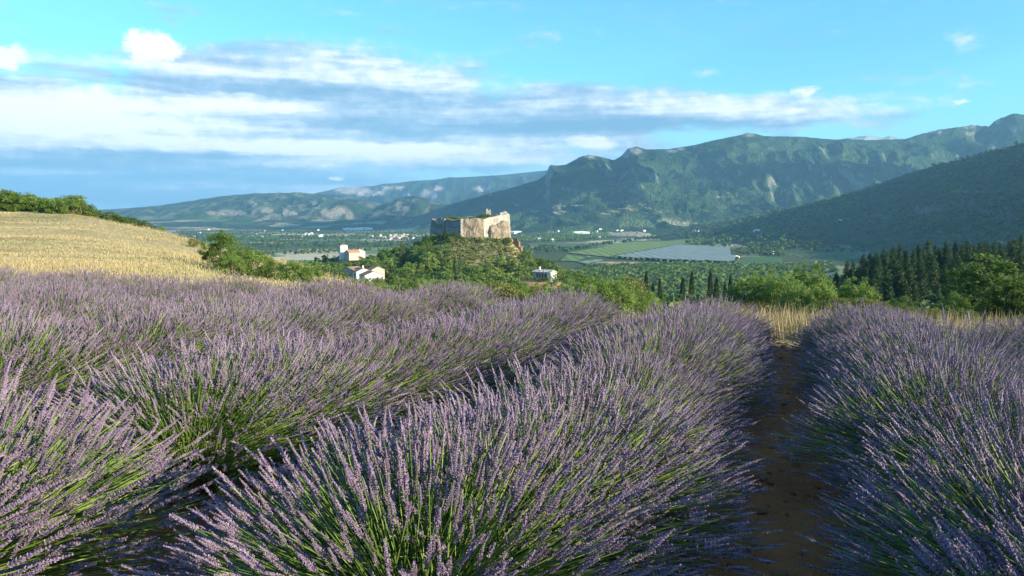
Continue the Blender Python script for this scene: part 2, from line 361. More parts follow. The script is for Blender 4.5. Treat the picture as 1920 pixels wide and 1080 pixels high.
    for px, py, rx, ry, cc in [(330, 424, 9, 3, c(.5, .44, .36)), (290, 421, 10, 3, c(.5, .44, .36)), (395, 435, 60, 2, c(.2, .25, .08)), (545, 448, 22, 2, pale), (700, 455, 30, 2.2, wheat), (440, 432, 110, 2, c(.03, .05, .04)), (760, 432, 60, 1.4, pale), (640, 457, 60, 1.2, c(.07, .15, .05)), (1040, 450, 60, 2.2, pale), (1000, 441, 50, 1.6, wheat), (1110, 445, 70, 1.8, pale), (1180, 439, 60, 1.4, pale), (620, 440, 70, 1.3, pale), (500, 455, 50, 1.5, wheat), (1090, 462, 50, 2.5, grn), (1100, 455, 60, 1.5, c(.25, .2, .13)), (1035, 468, 40, 2, c(.13, .18, .06))]:
        paint(ell(px, py, rx, ry, .15, kk=[3]) * .9, cc)
    # near slopes
    nearm = (K <= 2)
    paint(nearm * 1.0, c(.06, .085, .028)); paint(nearm * sst(n3, .5, .7) * .6, c(.15, .14, .05))
    hillm = (K == 0) & (AL >= FIELD_END) & (PX < 720)
    g1 = fbm(x / 2.2, y / 2.2, 5, 60); g2 = fbm(x / 14, y / 14, 4, 61)
    hc = dry * (.75 + .5 * g1[..., None]); hc = hc * (1 - .5 * sst(g2, .52, .7)[..., None]) + c(.22, .19, .07) * .5 * sst(g2, .52, .7)[..., None]
    paint(hillm * (1 - sst(DD - np.maximum(np.interp(PX, *CREST_D), 16), 12, 30)), hc)
    strip = (K == 0) & (AL >= FIELD_END) & (AL < 17.5) & (PX >= 650)
    paint(strip * .9, c(.34, .25, .11))
    cast = (K == 1) & (DD > 455) & (PX > 845) & (PX < 992)
    paint(cast * sst(n3, .25, .42), c(.38, .28, .15)); paint(cast * sst(n3, .48, .62) * .8, c(.10, .15, .04))
    paint(((K == 1) & (abs(PX - 1015) < 45) & (abs(DD - 388) < 16)) * 1.0, c(.42, .30, .15))
    fieldm = (AL < FIELD_END) & (R < 60)
    sc = soil * (.7 + .6 * fbm(x * 4, y * 4, 4, 66)[..., None])
    paint(fieldm * 1.0, sc)
    colf = col.reshape(-1, 3)
    reg = np.where(K >= 4, K, np.where(K == 3, 3, np.where(K == 0, 0, K)))
    reg = np.where((K == 0) & fieldm, 10, reg); reg = np.where(hillm & (DD < 140), 11, reg)
    idx = np.arange(nr * nc).reshape(nr, nc)
    q = np.stack([idx[:-1, :-1], idx[1:, :-1], idx[1:, 1:], idx[:-1, 1:]], 2).reshape(-1, 4)
    wrap = np.stack([idx[:-1, -1], idx[1:, -1], idx[1:, 0], idx[:-1, 0]], 1)
    q = np.concatenate([q, wrap])[:, ::-1]
    fr = reg.ravel()[q[:, 2]]
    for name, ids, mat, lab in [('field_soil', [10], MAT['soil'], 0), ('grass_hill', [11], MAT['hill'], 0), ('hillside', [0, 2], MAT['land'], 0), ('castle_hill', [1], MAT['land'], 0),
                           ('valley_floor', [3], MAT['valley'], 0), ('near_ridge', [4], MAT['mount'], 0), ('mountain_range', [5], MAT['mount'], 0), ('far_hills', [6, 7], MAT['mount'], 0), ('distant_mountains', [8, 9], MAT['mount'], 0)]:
        f = q[np.isin(fr, ids)]
        if not len(f): continue
        uq, inv = np.unique(f, return_inverse=True)
        me = mesh(name, V[uq], [inv.reshape(-1, 4)], mat, {'col': colf[uq]}, smooth=True)
        o = link(name, me); o['kind'] = 'structure'

# ------------------------------------------------------------------ materials
MAT = {}
def material(name, fn, rough=.9, spec=.2):
    m = bpy.data.materials.new(name); m.use_nodes = True; t = NT(m.node_tree); b = t.n['Principled BSDF']
    b.inputs['Roughness'].default_value = rough; b.inputs['Specular IOR Level'].default_value = spec
    fn(t, b); MAT[name] = m; return m
def bump(t, b, h, strength, dist):
    n = t.node('ShaderNodeBump'); t.put(n.inputs['Height'], h); n.inputs['Strength'].default_value = strength; n.inputs['Distance'].default_value = dist
    t.l.new(n.outputs[0], b.inputs['Normal'])
def m_ground(scale, strength, dist, lo=.55, hi=1.45, s2=None):
    def fn(t, b):
        p = t.pos(); n = t.noise(p, scale, 8, .65)
        v = t.m('ADD', t.m('MULTIPLY', n, hi - lo), lo); c = t.mix(1.0, t.attr('col', 'Color'), t.comb(v, v, v), 'MULTIPLY')
        t.l.new(c, b.inputs['Base Color']); bump(t, b, n, strength, dist)
    return fn
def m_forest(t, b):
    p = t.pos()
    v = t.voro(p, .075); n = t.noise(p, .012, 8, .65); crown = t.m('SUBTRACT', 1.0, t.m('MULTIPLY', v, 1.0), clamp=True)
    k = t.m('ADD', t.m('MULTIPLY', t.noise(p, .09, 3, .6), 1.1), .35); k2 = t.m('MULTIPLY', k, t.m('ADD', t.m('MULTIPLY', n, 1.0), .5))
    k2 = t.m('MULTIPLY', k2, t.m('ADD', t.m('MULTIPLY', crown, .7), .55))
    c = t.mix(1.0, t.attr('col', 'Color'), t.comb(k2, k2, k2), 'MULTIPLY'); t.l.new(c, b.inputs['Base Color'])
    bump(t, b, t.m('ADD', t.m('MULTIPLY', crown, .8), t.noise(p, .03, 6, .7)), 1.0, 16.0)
def m_soil(t, b):
    p = t.pos(); n = t.noise(p, 9, 8, .7); n2 = t.noise(p, 2.2, 4, .6)
    v = t.m('ADD', t.m('MULTIPLY', n, .9), .5); c = t.mix(1.0, t.attr('col', 'Color'), t.comb(v, v, v), 'MULTIPLY')
    c = t.mix(t.sm(n2, .5, .7), c, (.36, .16, .07)); t.l.new(c, b.inputs['Base Color']); bump(t, b, n, 1.0, .05)
material('soil', m_soil, 1.0, .1)
material('hill', m_ground(1.6, 1.0, .25), .95, .1)
material('land', m_ground(.35, 1.0, .8, .4, 1.5), .95, .1)
material('valley', m_ground(.02, .6, 3.0, .6, 1.4), .95, .1)
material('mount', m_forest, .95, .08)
def leafmat(name, dark, light, tr=.35, seed=0):
    def fn(t, b):
        r = t.attr('rnd'); n = t.noise(t.pos(), .6, 3)
        oi = t.node('ShaderNodeObjectInfo').outputs['Random']
        f = t.m('ADD', t.m('MULTIPLY', r, .7), t.m('MULTIPLY', oi, .3))
        c = t.mix(f, dark, light); t.l.new(c, b.inputs['Base Color'])
        tl = t.node('ShaderNodeBsdfTranslucent'); t.l.new(t.mix(.5, c, light), tl.inputs[0])
        mx = t.node('ShaderNodeMixShader'); mx.inputs[0].default_value = tr
        t.l.new(b.outputs[0], mx.inputs[1]); t.l.new(tl.outputs[0], mx.inputs[2]); t.l.new(mx.outputs[0], t.n['Material Output'].inputs[0])
    return material(name, fn, .6, .25)
leafmat('leaf_mid', (.035, .07, .014), (.16, .24, .045))
leafmat('leaf_bright', (.06, .12, .022), (.28, .38, .085), .4)
leafmat('leaf_dark', (.02, .045, .014), (.09, .145, .035), .25)
leafmat('leaf_olive', (.10, .11, .03), (.26, .26, .07), .3)
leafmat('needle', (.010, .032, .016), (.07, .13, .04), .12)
leafmat('cypress', (.010, .024, .010), (.05, .075, .022), .08)
leafmat('poplar', (.06, .09, .03), (.16, .22, .08), .3)
def plain(name, c, rough=.85, spec=.2, sc=2.0, var=.25, bs=.3, bd=.02):
    def fn(t, b):
        n = t.noise(t.pos(), sc, 6, .6); v = t.m('ADD', t.m('MULTIPLY', n, 2 * var), 1 - var)
        t.l.new(t.mix(1.0, c, t.comb(v, v, v), 'MULTIPLY'), b.inputs['Base Color']); bump(t, b, n, bs, bd)
    return material(name, fn, rough, spec)
plain('bark', (.16, .12, .085), sc=8, var=.4)
plain('plaster', (.72, .68, .62), sc=1.2, var=.08); plain('plaster_tan', (.5, .40, .31), sc=.8, var=.2)
plain('roof_brown', (.30, .19, .13), sc=3, var=.35); plain('roof_red', (.42, .23, .14), sc=3, var=.3); plain('roof_pale', (.62, .54, .42), sc=2, var=.2)
plain('turf', (.15, .15, .055), sc=.6, var=.5); plain('dark_wood', (.05, .035, .03)); plain('glass', (.02, .025, .03), rough=.1, spec=.5); plain('shed_white', (.8, .8, .8), var=.05)
plain('netting', (.19, .235, .215), sc=.03, var=.25); plain('track', (.06, .07, .075), sc=.2, var=.3)
def m_stone(pale):
    def fn(t, b):
        p = t.pos(); v = t.voro(t.pos((1, 1, 1.6)), .9, 'DISTANCE_TO_EDGE'); n = t.noise(p, .25, 7, .65); n2 = t.noise(t.pos((.5, .5, 2.0)), .6, 5, .6)
        c = t.ramp(n, [(.3, tuple(k * .62 for k in pale)), (.5, pale), (.7, tuple(min(1, k * 1.25) for k in pale))])
        c = t.mix(t.sm(n2, .5, .7, 0, .45), c, (.20, .16, .12)); c = t.mix(t.sm(v, 0, .08, .45, 0), c, (.12, .1, .08))
        st = t.noise(t.pos((.55, .55, .09)), 1.0, 4, .6); c = t.mix(t.sm(st, .52, .68, 0, .5), c, (.17, .14, .11))
        t.l.new(c, b.inputs['Base Color']); bump(t, b, t.m('ADD', t.m('MULTIPLY', v, 1.5), n2), .9, .6)
    return fn
material('stone_pale', m_stone((.52, .475, .40))); material('stone_grey', m_stone((.30, .285, .26))); material('rock_tan', m_stone((.36, .29, .20)))
material('rock_earth', m_stone((.42, .27, .14)))
def m_spike(t, b):
    r = t.attr('rnd'); oi = t.node('ShaderNodeObjectInfo').outputs['Random']
    f = t.m('FRACT', t.m('ADD', r, t.m('MULTIPLY', oi, .35)))
    c = t.ramp(f, [(0.0, (.095, .065, .10)), (.35, (.195, .142, .185)), (.7, (.31, .245, .28)), (.9, (.17, .11, .26)), (1.0, (.10, .05, .34))])
    t.l.new(c, b.inputs['Base Color'])
material('flower', m_spike, .85, .15)
def m_stem(t, b):
    r = t.attr('rnd'); t.l.new(t.ramp(r, [(0, (.035, .062, .014)), (.6, (.10, .165, .03)), (1, (.24, .31, .075))]), b.inputs['Base Color'])
material('stem', m_stem, .7, .2)
def m_grass(t, b):
    r = t.attr('rnd'); t.l.new(t.ramp(r, [(0, (.25, .18, .09)), (.6, (.40, .32, .17)), (.9, (.52, .44, .27)), (1, (.24, .28, .1))]), b.inputs['Base Color'])
material('dry_grass', m_grass, .9, .1)
def m_clod(t, b):
    oi = t.node('ShaderNodeObjectInfo').outputs['Random']; c = t.ramp(oi, [(0, (.26, .11, .05)), (.7, (.36, .17, .08)), (1, (.40, .26, .16))])
    n = t.noise(t.pos(), 12, 5); t.l.new(t.mix(t.sm(n, .45, .7), c, (.20, .085, .035)), b.inputs['Base Color']); bump(t, b, n, .8, .02)
material('clod', m_clod, 1.0, .1)

build_land()
print('land')

# ------------------------------------------------------------------ lavender
def unit(v): return v / np.maximum(np.linalg.norm(v, axis=-1, keepdims=True), 1e-9)
def frame(d):
    up = np.where(abs(d[:, 2:3]) < .95, np.array([[0, 0, 1.]]), np.array([[1., 0, 0]]))
    a = unit(np.cross(up, d)); return a, np.cross(d, a)
def spike_template(seed, W, m, hi):
    """one lavender head along +z, unit length: whorls of small calyces"""
    r = np.random.default_rng(seed); V = []; T = []; A = []; n = 0
    zs = np.linspace(0.0, .96, W) + r.normal(0, .012, W)
    if r.random() < .6: zs[0] -= r.uniform(.06, .2)
    for i, z in enumerate(zs):
        k = i / (W - 1); rad = (.085 + .03 * sin(pi * min(1, k * 1.3))) * (1 - .45 * k ** 2)
        mm = m if i < W - 2 else max(3, m - 2)
        for j in range(mm):
            a = 2 * pi * (j / mm) + i * 1.1 + r.normal(0, .25)
            out = np.array([cos(a), sin(a), 0]); d = unit(np.array([cos(a), sin(a), .75 + r.normal(0, .25) + .8 * k]))
            L = rad * (.85 if hi else 1) * r.uniform(.9, 1.35); w = (.026 if hi else .042) * r.uniform(.8, 1.2)
            b0 = out * rad * .12 + np.array([0, 0, z]); s, q = frame(d[None]); s = s[0]; q = q[0]
            mid = b0 + d * L * .6; tip = b0 + d * L
            if hi:
                P = [b0] + [mid + (s * cos(g) + q * sin(g)) * w for g in (0, 2.09, 4.19)] + [tip]
                f = [(0, 2, 1), (0, 3, 2), (0, 1, 3), (4, 1, 2), (4, 2, 3), (4, 3, 1)]
            else:
                P = [b0] + [mid + (s * cos(g) + q * sin(g)) * w for g in (0, 2.09, 4.19)]
                P = [b0 + s * w, b0 - s * w * .5 + q * w * .8, b0 - s * w * .5 - q * w * .8, tip]
                f = [(0, 1, 3), (1, 2, 3), (2, 0, 3)]
            V += P; T += [tuple(n + e for e in t) for t in f]; n += len(P)
            v = r.beta(2, 2.2) * .85 if r.random() > .07 else r.uniform(.9, 1.0)
            A += [v] * len(P)
    for k in range(1):      # slim spindle inside the whorls keeps the head closed
        cr = .042 if hi else .046
        P = [[0, 0, -.02]] + [[cr * cos(g), cr * sin(g), .3] for g in (0, 1.57, 3.14, 4.71)] + [[cr * .7 * cos(g), cr * .7 * sin(g), .75] for g in (0, 1.57, 3.14, 4.71)] + [[0, 0, 1.0]]
        V += [np.array(p) for p in P]; f = []
        for g in range(4):
            h = (g + 1) % 4; f += [(0, 1 + h, 1 + g), (1 + g, 1 + h, 5 + h), (1 + g, 5 + h, 5 + g), (9, 5 + g, 5 + h)]
        T += [tuple(n + e for e in t) for t in f]; n += 10; A += [.3] * 10
        P = [[.012, 0, -.15], [-.008, .01, -.15], [-.008, -.01, -.15], [0, 0, .95]]
        V += [np.array(p) for p in P]; T += [(n, n + 1, n + 3), (n + 1, n + 2, n + 3), (n + 2, n, n + 3)]; n += 4; A += [.1] * 4
    return np.array(V), np.array(T), np.array(A)
MIDT = [spike_template(100 + i, 7, 5, False) for i in range(8)]
MIDT2 = [spike_template(150 + i, 10, 7, False) for i in range(6)]
HIT = [spike_template(200 + i, 13, 8, True) for i in range(14)]

def stems_of(n, seed, green=.0, lean=None, size=1.0, half=None):
    """root, tip and direction of every flower stem of one plant"""
    r = np.random.default_rng(seed)
    ct = r.uniform(.03, 1, n) ** .9; ph = r.uniform(0, 2 * pi, n); st = np.sqrt(1 - ct ** 2)
    d = np.stack([st * np.cos(ph), st * np.sin(ph), ct], 1)
    L = r.uniform(.66, .88, n) * (1 - .06 * ct) * size
    L = np.where(r.random(n) < .1, L * r.uniform(.6, .9, n), L)
    root = np.stack([np.cos(ph) * .16 * st, np.sin(ph) * .16 * st, .06 + .1 * ct], 1) + r.normal(0, .03, (n, 3))
    root[:, 2] = np.maximum(root[:, 2], .02)
    d0 = unit(d + np.array([0, 0, .35])); d1 = unit(d + r.normal(0, .13, (n, 3)) - np.array([0, 0, .10]) * st[:, None])
    if lean is not None: d1 = unit(d1 + lean)
    mid = root + d0 * (L * .5)[:, None]; tip = mid + d1 * (L * .5)[:, None]
    dh = unit(d1 + np.array([0, 0, .10]) + r.normal(0, .10, (n, 3)))
    low = tip[:, 2] < .03; tip[low, 2] = .03 + r.uniform(0, .05, low.sum())
    ls = r.uniform(.058, .124, n) * size
    sq = np.array([.90, .90, .76]); mid = mid * sq; tip = tip * sq; tip[:, 2] = np.maximum(tip[:, 2], .03)
    return root, mid, tip, dh, ls, r
def stem_mesh(name, S, seed, foliage=380):
    root, mid, tip, dh, ls, r = S; n = len(root); A = Acc(); w = .0021
    a, b = frame(unit(tip - root)); P = []
    end = tip + dh * .012
    rings = [root, mid, end]
    for R_, k in zip(rings, (1.2, 1.0, .8)):
        for g in (0, 2.09, 4.19): P.append(R_ + (a * cos(g) + b * sin(g)) * w * k)
    V = np.stack(P, 1).reshape(-1, 3); base = (np.arange(n) * 9)[:, None]; Q = []
    for s in range(2):
        for g in range(3): Q.append(base + np.array([s * 3 + g, s * 3 + (g + 1) % 3, s * 3 + 3 + (g + 1) % 3, s * 3 + 3 + g]))
    A.add(V, Q=np.concatenate(Q), a=np.repeat(r.uniform(.2, 1, n), 9))
    # small pair of leaves half way on some stems, and the low grey-green cushion
    m = foliage; ph = r.uniform(0, 2 * pi, m); ct = r.uniform(0, 1, m); st = np.sqrt(1 - ct ** 2)
    d = np.stack([st * np.cos(ph), st * np.sin(ph), ct], 1); c0 = d * r.uniform(.08, .34, m)[:, None]; c0[:, 2] = c0[:, 2] * 1.1 + .03
    dl = unit(d + r.normal(0, .35, (m, 3)) + np.array([0, 0, .35])); L = r.uniform(.05, .12, m)[:, None]; a, b = frame(dl); ww = .004
    V = np.stack([c0 - a * ww, c0 + a * ww, c0 + dl * L + b * .004], 1).reshape(-1, 3)
    A.add(V, T=np.arange(m * 3).reshape(-1, 3), a=np.repeat(r.uniform(0, .75, m), 3))
    return A.mesh(name, MAT['stem'])
def spikes_arrays(S, sel, templates, seed, width=1.0):
    root, mid, tip, dh, ls, r = S; rr_ = np.random.default_rng(seed); VV = []; TT = []; AA = []; n = 0
    a, b = frame(dh); ch = rr_.integers(0, len(templates), len(root)); bend = rr_.normal(0, .12, len(root)); tone = rr_.uniform(-.18, .18, len(root))
    for k, (V, T, A) in enumerate(templates):
        s = sel[ch[sel] == k]
        if not len(s): continue
        zz = V[:, 2]
        loc = (a[s][:, None] * (V[:, 0] * width + 0)[None, :, None] + b[s][:, None] * (V[:, 1] * width)[None, :, None] + dh[s][:, None] * zz[None, :, None])
        loc = loc + a[s][:, None] * (bend[s][:, None] * zz[None] ** 2)[..., None]
        lsm = ls if templates is not MIDT else ls * .86
        P = tip[s][:, None] + loc * lsm[s][:, None, None]
        VV.append(P.reshape(-1, 3)); TT.append((T[None] + (np.arange(len(s)) * len(V))[:, None, None] + n).reshape(-1, 3)); n += len(s) * len(V)
        AA.append(np.clip(A[None] + tone[s][:, None] * (A[None] < .88), 0, 1).ravel())
    return np.concatenate(VV), np.concatenate(TT), np.concatenate(AA)
NV = 5; NS = 1150; LAV = []
for i in range(NV):
    S = stems_of(NS, 300 + i); V, T, A_ = spikes_arrays(S, np.arange(NS), MIDT, 320 + i, 1.0)
    LAV.append((stem_mesh('lavender_stems', S, 340 + i), mesh('lavender_spikes', V, [T], MAT['flower'], {'rnd': A_})))
HIMESH = [mesh('flower_spike', V, [T], MAT['flower'], {'rnd': A_}) for V, T, A_ in HIT]
rows = [(1.0 + 2.0 * k) for k in range(-9, 4)]
def rowname(l):
    k = int(round((l - 1) / 2))
    return {0: 'first row right of the bare soil path', -1: 'middle row just left of the bare soil path', -2: 'second row left of the bare soil path', -3: 'third row left of the soil path',
            -4: 'fourth row left of the soil path', -5: 'fifth row left of the soil path', -6: 'sixth row left of the soil path', -7: 'far left rows near the golden hill', -8: 'far left rows near the golden hill', -9: 'far left rows near the golden hill',
            1: 'second row right of the soil path'}.get(k, 'outermost rows at the right edge')
NEARP = []
for l in rows:
    k = int(round((l - 1) / 2)); a = -1.4 + rng.uniform(0, .3) if abs(l) < 2 else (.4 if l > 0 else max(.2, abs(l) * .62 - 1.6))
    while a < 11.9:
        step = rng.uniform(.46, .62)
        if k == -2 and 2.15 < a < 3.35: a = 3.35
        if abs(l) < 2 and a < -.6: a += step; continue
        x, y = RD * a + ND * (l + rng.normal(0, .06) + (.22 if k == -2 and a < 2.6 else 0)); z = ground(x, y)
        cd = math.hypot(x, y)
        if (k == -1 and a < 1.75) or (k == 0 and a < .9) or (k == -2 and a < .8): a += step; continue
        l = {0: 1.03, -1: -1.03}.get(k, l)          # the photographer stands beside this end of the rows
        vi = int(rng.integers(NV)); sc = rng.uniform(.92, 1.08) * (1.12 if k == -2 and a < 2.6 else 1); part_ = ('near part of the ' if a < 4.2 else 'far part of the ' if a > 8 else 'middle of the '); lab = 'flowering lavender bush in the ' + part_ + rowname(l).replace('just ', '').replace('bare ', '')
        near = (k == -1 and a < 2.6) or (k == 0 and a < 1.9) or (k == -2 and a < 2.6)
        e = empty('lavender_bush', (x, y, z - .02), 0 if near else rng.uniform(0, 2 * pi), (sc, sc, sc * (1 if near else rng.uniform(.86, 1.1)) * (1 if k < 1 else .8)))
        grp = 'lavender bushes in the ' + part_ + rowname(l).replace('just ', '').replace('bare ', '')
        if a >= 11.3 and k in (-2, -1, 0): lab = 'last lavender bush at the far end of the ' + rowname(l).replace('just ', '').replace('bare ', '')
        if k == -2 and 3.3 < a < 3.4: lab = 'lavender bush with bare green stems on the far side of the second row gap'
        if k == -2 and 1.55 < a < 2.15: lab = 'lavender bush on the near side of the gap in the second row'
        if near:
            NEARP.append((e, k, a))
            tag(e, lab, 'lavender bush', grp)
            NN = 1350; S = stems_of(NN, 900 + len(NEARP)); root, mid, tip, dh, ls, _ = S; ls *= .9
            link('stems', stem_mesh('lavender_stems', S, 950 + len(NEARP)), e)
            W = tip * sc + np.array([x, y, z - EYE]); fw = W[:, 1] * cos(PITCH) - W[:, 2] * sin(PITCH); up = W[:, 1] * sin(PITCH) + W[:, 2] * cos(PITCH)
            inn = (fw > .3) & (abs(W[:, 0] / fw) < .67) & (abs(up / fw) < .38)
            order = np.argsort(np.where(inn, np.linalg.norm(W, axis=1), 1e3 + np.linalg.norm(W, axis=1)))
            pick = order[:min(260, int(inn.sum()))]; rest = np.setdiff1d(np.arange(NN), pick)
            for j in pick:
                o = bpy.data.objects.new('flower_spike', HIMESH[int(rng.integers(len(HIMESH)))]); C.objects.link(o); o.parent = e; o.location = tip[j]
                q = Vector(dh[j]).to_track_quat('Z', 'Y'); o.rotation_mode = 'QUATERNION'; o.rotation_quaternion = q; s_ = ls[j]; o.scale = (s_ * .9, s_ * .9, s_ * 1.05)
            if len(rest):
                V, T, A_ = spikes_arrays(S, rest, MIDT2[:6], 970 + len(NEARP)); o = link('flower_spikes', mesh('lavender_spikes', V, [T], MAT['flower'], {'rnd': A_}), e); o['kind'] = 'stuff'
        else:
            tag(e, lab, 'lavender bush', grp)
            link('stems', LAV[vi][0], e); o = link('flower_spikes', LAV[vi][1], e); o['kind'] = 'stuff'
        a += step
print('lavender')

# clods and stones on the bare soil
def clod_mesh(seed, flat=.6):
    import bmesh
    bm = bmesh.new(); bmesh.ops.create_icosphere(bm, subdivisions=2, radius=1); r = np.random.default_rng(seed)
    o = r.uniform(-9, 9, 3)
    for v in bm.verts:
        p = v.co; k = .65 + .6 * float(fbm(np.array([p.x * 1.4 + o[0]]), np.array([p.y * 1.4 + p.z * 1.7 + o[1]]), 3, seed)[0]); v.co = (p.x * k, p.y * k * .8, p.z * k * flat)
    me = bpy.data.meshes.new('clod'); bm.to_mesh(me); bm.free(); me.materials.append(MAT['clod']); return me
CL = [clod_mesh(i, .35 + .05 * i) for i in range(6)]
def clods(n, l0, l1, a0, a1, smin, smax, lab, grp, cat='soil clod', name='soil_clod'):
    for i in range(n):
        a = rng.uniform(a0, a1); l = rng.uniform(l0, l1); x, y = RD * a + ND * l; s = smin * (smax / smin) ** (rng.random() ** 2)
        o = link(name, CL[int(rng.integers(6))], None, (x, y, ground(x, y) + float((fbm(np.array([x * 4]), np.array([y * 4]), 5, 77)[0] - .5) * .10) + s * .12), rng.uniform(0, 6)); o.scale = (s, s, s); tag(o, lab, cat, grp)
clods(250, -.3, .33, 2.0, 12.4, .008, .034, 'small reddish clod of earth lying on the bare soil path', 'clods on the soil path')
clods(12, -.15, .2, 2.2, 6.5, .03, .055, 'flat pale stone lying in the shaded soil path', 'stones on the soil path', 'stone', 'flat_stone')
clods(70, -2.6, -1.6, 1.0, 6.0, .015, .05, 'reddish clod of earth in the furrow left of the middle row', 'clods in the left furrow')
clods(40, -.5, .6, 11.6, 13.0, .02, .07, 'orange clod in the sunlit soil at the far end of the path', 'sunlit clods at the path end')

# ------------------------------------------------------------------ dry grass
def grass(name, X, Y, Z, h, label, seed, blades=7, w=.012, mat='dry_grass', spread=.12, green=.06):
    r = np.random.default_rng(seed); n = len(X) * blades
    px = np.repeat(X, blades) + r.normal(0, spread, n); py = np.repeat(Y, blades) + r.normal(0, spread, n); pz = np.repeat(Z, blades) - .02
    hh = np.repeat(h, blades) * r.uniform(.6, 1.15, n); a = r.uniform(0, pi, n); ww = np.broadcast_to(w, (len(X),)).repeat(blades) if hasattr(w, '__len__') else w
    lean = r.normal(0, .22, (n, 2)) * hh[:, None]
    dx, dy = np.cos(a) * ww, np.sin(a) * ww
    V = np.stack([np.stack([px - dx, py - dy, pz], 1), np.stack([px + dx, py + dy, pz], 1), np.stack([px + lean[:, 0], py + lean[:, 1], pz + hh], 1)], 1).reshape(-1, 3)
    rn = np.where(r.random(n) < green * 3 * sst(fbm(px / 4, py / 4, 3, 12), .4, .65), .98, r.beta(2, 2, n) * .9)
    o = link(name, mesh(name, V, [np.arange(n * 3).reshape(-1, 3)], MAT[mat], {'rnd': np.repeat(rn, 3)})); tag(o, label, 'grass', None, 'stuff'); return o
def hill_grass():
    n = 60000; px = rng.uniform(-250, 690, n); D = 14 * (125 / 14) ** rng.random(n); u = u_of(px); x = u * D; y = D
    Z, K, PX, DD, AL, LL = terrain(x, y); k = (AL > FIELD_END) & (K == 0) & (D < np.maximum(np.interp(PX, *CREST_D), 16) + 3); x, y, Z, D = x[k], y[k], Z[k], D[k]
    g = fbm(x / 5, y / 5, 3, 33); h = (.07 + .15 * sst(g, .4, .75)) * rng.uniform(.5, 1.3, len(x))
    grass('hill_grass', x, y, Z, h, 'dry golden grass covering the hill on the left', 5, 6, w=.004 + .00024 * D, spread=.55, green=.12)
hill_grass()
def path_weeds():
    n = 260; a = rng.uniform(2, 12.4, n); l = rng.uniform(-.25, .3, n); x = RD[0] * a + ND[0] * l; y = RD[1] * a + ND[1] * l
    grass('path_straw', x, y, terrain(x, y)[0] + (fbm(x * 4, y * 4, 5, 77) - .5) * .1 + .01, np.full(n, .05) * rng.uniform(.4, 1.4, n), 'bits of straw and small dry weeds on the bare soil path', 9, 4, w=.003, spread=.04, green=.3)
path_weeds()
def strip_grass():
    n = 5200; a = rng.uniform(12.9, 17.3, n); l = rng.uniform(-12, 14, n); k = (a > 13.6) | (abs(l) > .6); a = a[k]; l = l[k]
    x = RD[0] * a + ND[0] * l; y = RD[1] * a + ND[1] * l; Z = terrain(x, y)[0]
    h = np.where(l > -2, .48, .2) * rng.uniform(.6, 1.2, len(a))
    grass('tall_dry_grass', x, y, Z, h, 'strip of tall straw coloured grass beyond the lavender row ends', 6, 8, w=.006, spread=.1, green=.03)
strip_grass()

# ------------------------------------------------------------------ trees
def tube(A, P, R, sides=6, a=.5):
    P = np.array(P, float); n = len(P); d = unit(np.gradient(P, axis=0)); f, g = frame(d); V = []
    for i in range(n):
        for s in range(sides): V.append(P[i] + (f[i] * cos(2 * pi * s / sides) + g[i] * sin(2 * pi * s / sides)) * R[i])
    Q = [[i * sides + s, i * sides + (s + 1) % sides, (i + 1) * sides + (s + 1) % sides, (i + 1) * sides + s] for i in range(n - 1) for s in range(sides)]
    A.add(V, Q=Q, a=a)
def leaves(A, c, size, r, nrm=None, a=None, aspect=.7):
    n = len(c); d = unit(r.normal(0, 1, (n, 3))); e = unit(np.cross(d, unit(r.normal(0, 1, (n, 3))))); s = size * r.uniform(.6, 1.3, (n, 1))
    V = np.stack([c - d * s, c - e * s * aspect * .6 + d * s * .1, c + d * s, c + e * s * aspect * .6 + d * s * .1], 1).reshape(-1, 3)
    A.add(V, Q=np.arange(n * 4).reshape(-1, 4), a=np.repeat(a if a is not None else r.uniform(0, 1, n), 4))
def broadleaf(seed, lf, nclump, nleaf, leaf, crown=(.36, .36, .42), cz=.58, trunk=.28, clump=.1, mat='leaf_mid', multi=1):
    """tree of unit height: trunk with limbs, crown of leaf clumps"""
    r = np.random.default_rng(seed); T = Acc(); Lv = Acc()
    cs = []
    while len(cs) < nclump:
        p = r.normal(0, 1, 3); p = p / np.linalg.norm(p) * r.uniform(.35, 1.0) ** .6
        q = np.array([p[0] * crown[0], p[1] * crown[1], cz + p[2] * crown[2]])
        k = float(fbm(np.array([p[0] * 1.5 + seed]), np.array([p[1] * 1.5 + p[2] * 1.3]), 3, seed)[0])
        if q[2] > .04 and k > .36: cs.append(q * (1, 1, .85 + .3 * k))
    cs = np.array(cs); top = cs[:, 2].max(); cs[:, 2] *= 1 / top * .97
    for m in range(multi):
        off = r.normal(0, .05, 2) if multi > 1 else (0, 0)
        tube(T, [(off[0], off[1], -.04), (off[0] * 1.5 + r.normal(0, .015), off[1] * 1.5 + r.normal(0, .015), trunk * .6), (off[0] * 3, off[1] * 3, trunk), (off[0] * 3 + r.normal(0, .03), off[1] * 3, .75)], [.028, .022, .018, .005], 6)
    for c in cs[r.choice(len(cs), min(len(cs), 14), replace=False)]:
        s = np.array([0, 0, r.uniform(trunk * .6, .5)]); tube(T, [s, (s + c) / 2 + np.array([0, 0, -.02]), c], [.012, .008, .002], 4)
    for c in cs:
        m = max(3, int(nleaf / nclump * r.uniform(.6, 1.4))); q = unit(r.normal(0, 1, (m, 3))) * (r.random((m, 1)) ** .45) * clump * r.uniform(.7, 1.25) * np.array([1.15, 1.15, .8])
        leaves(Lv, c + q, leaf, r, a=np.clip(r.uniform(.15, .85) + r.normal(0, .17, m), 0, 1))
    return T.mesh('trunk', MAT['bark']), Lv.mesh('crown', MAT[mat])
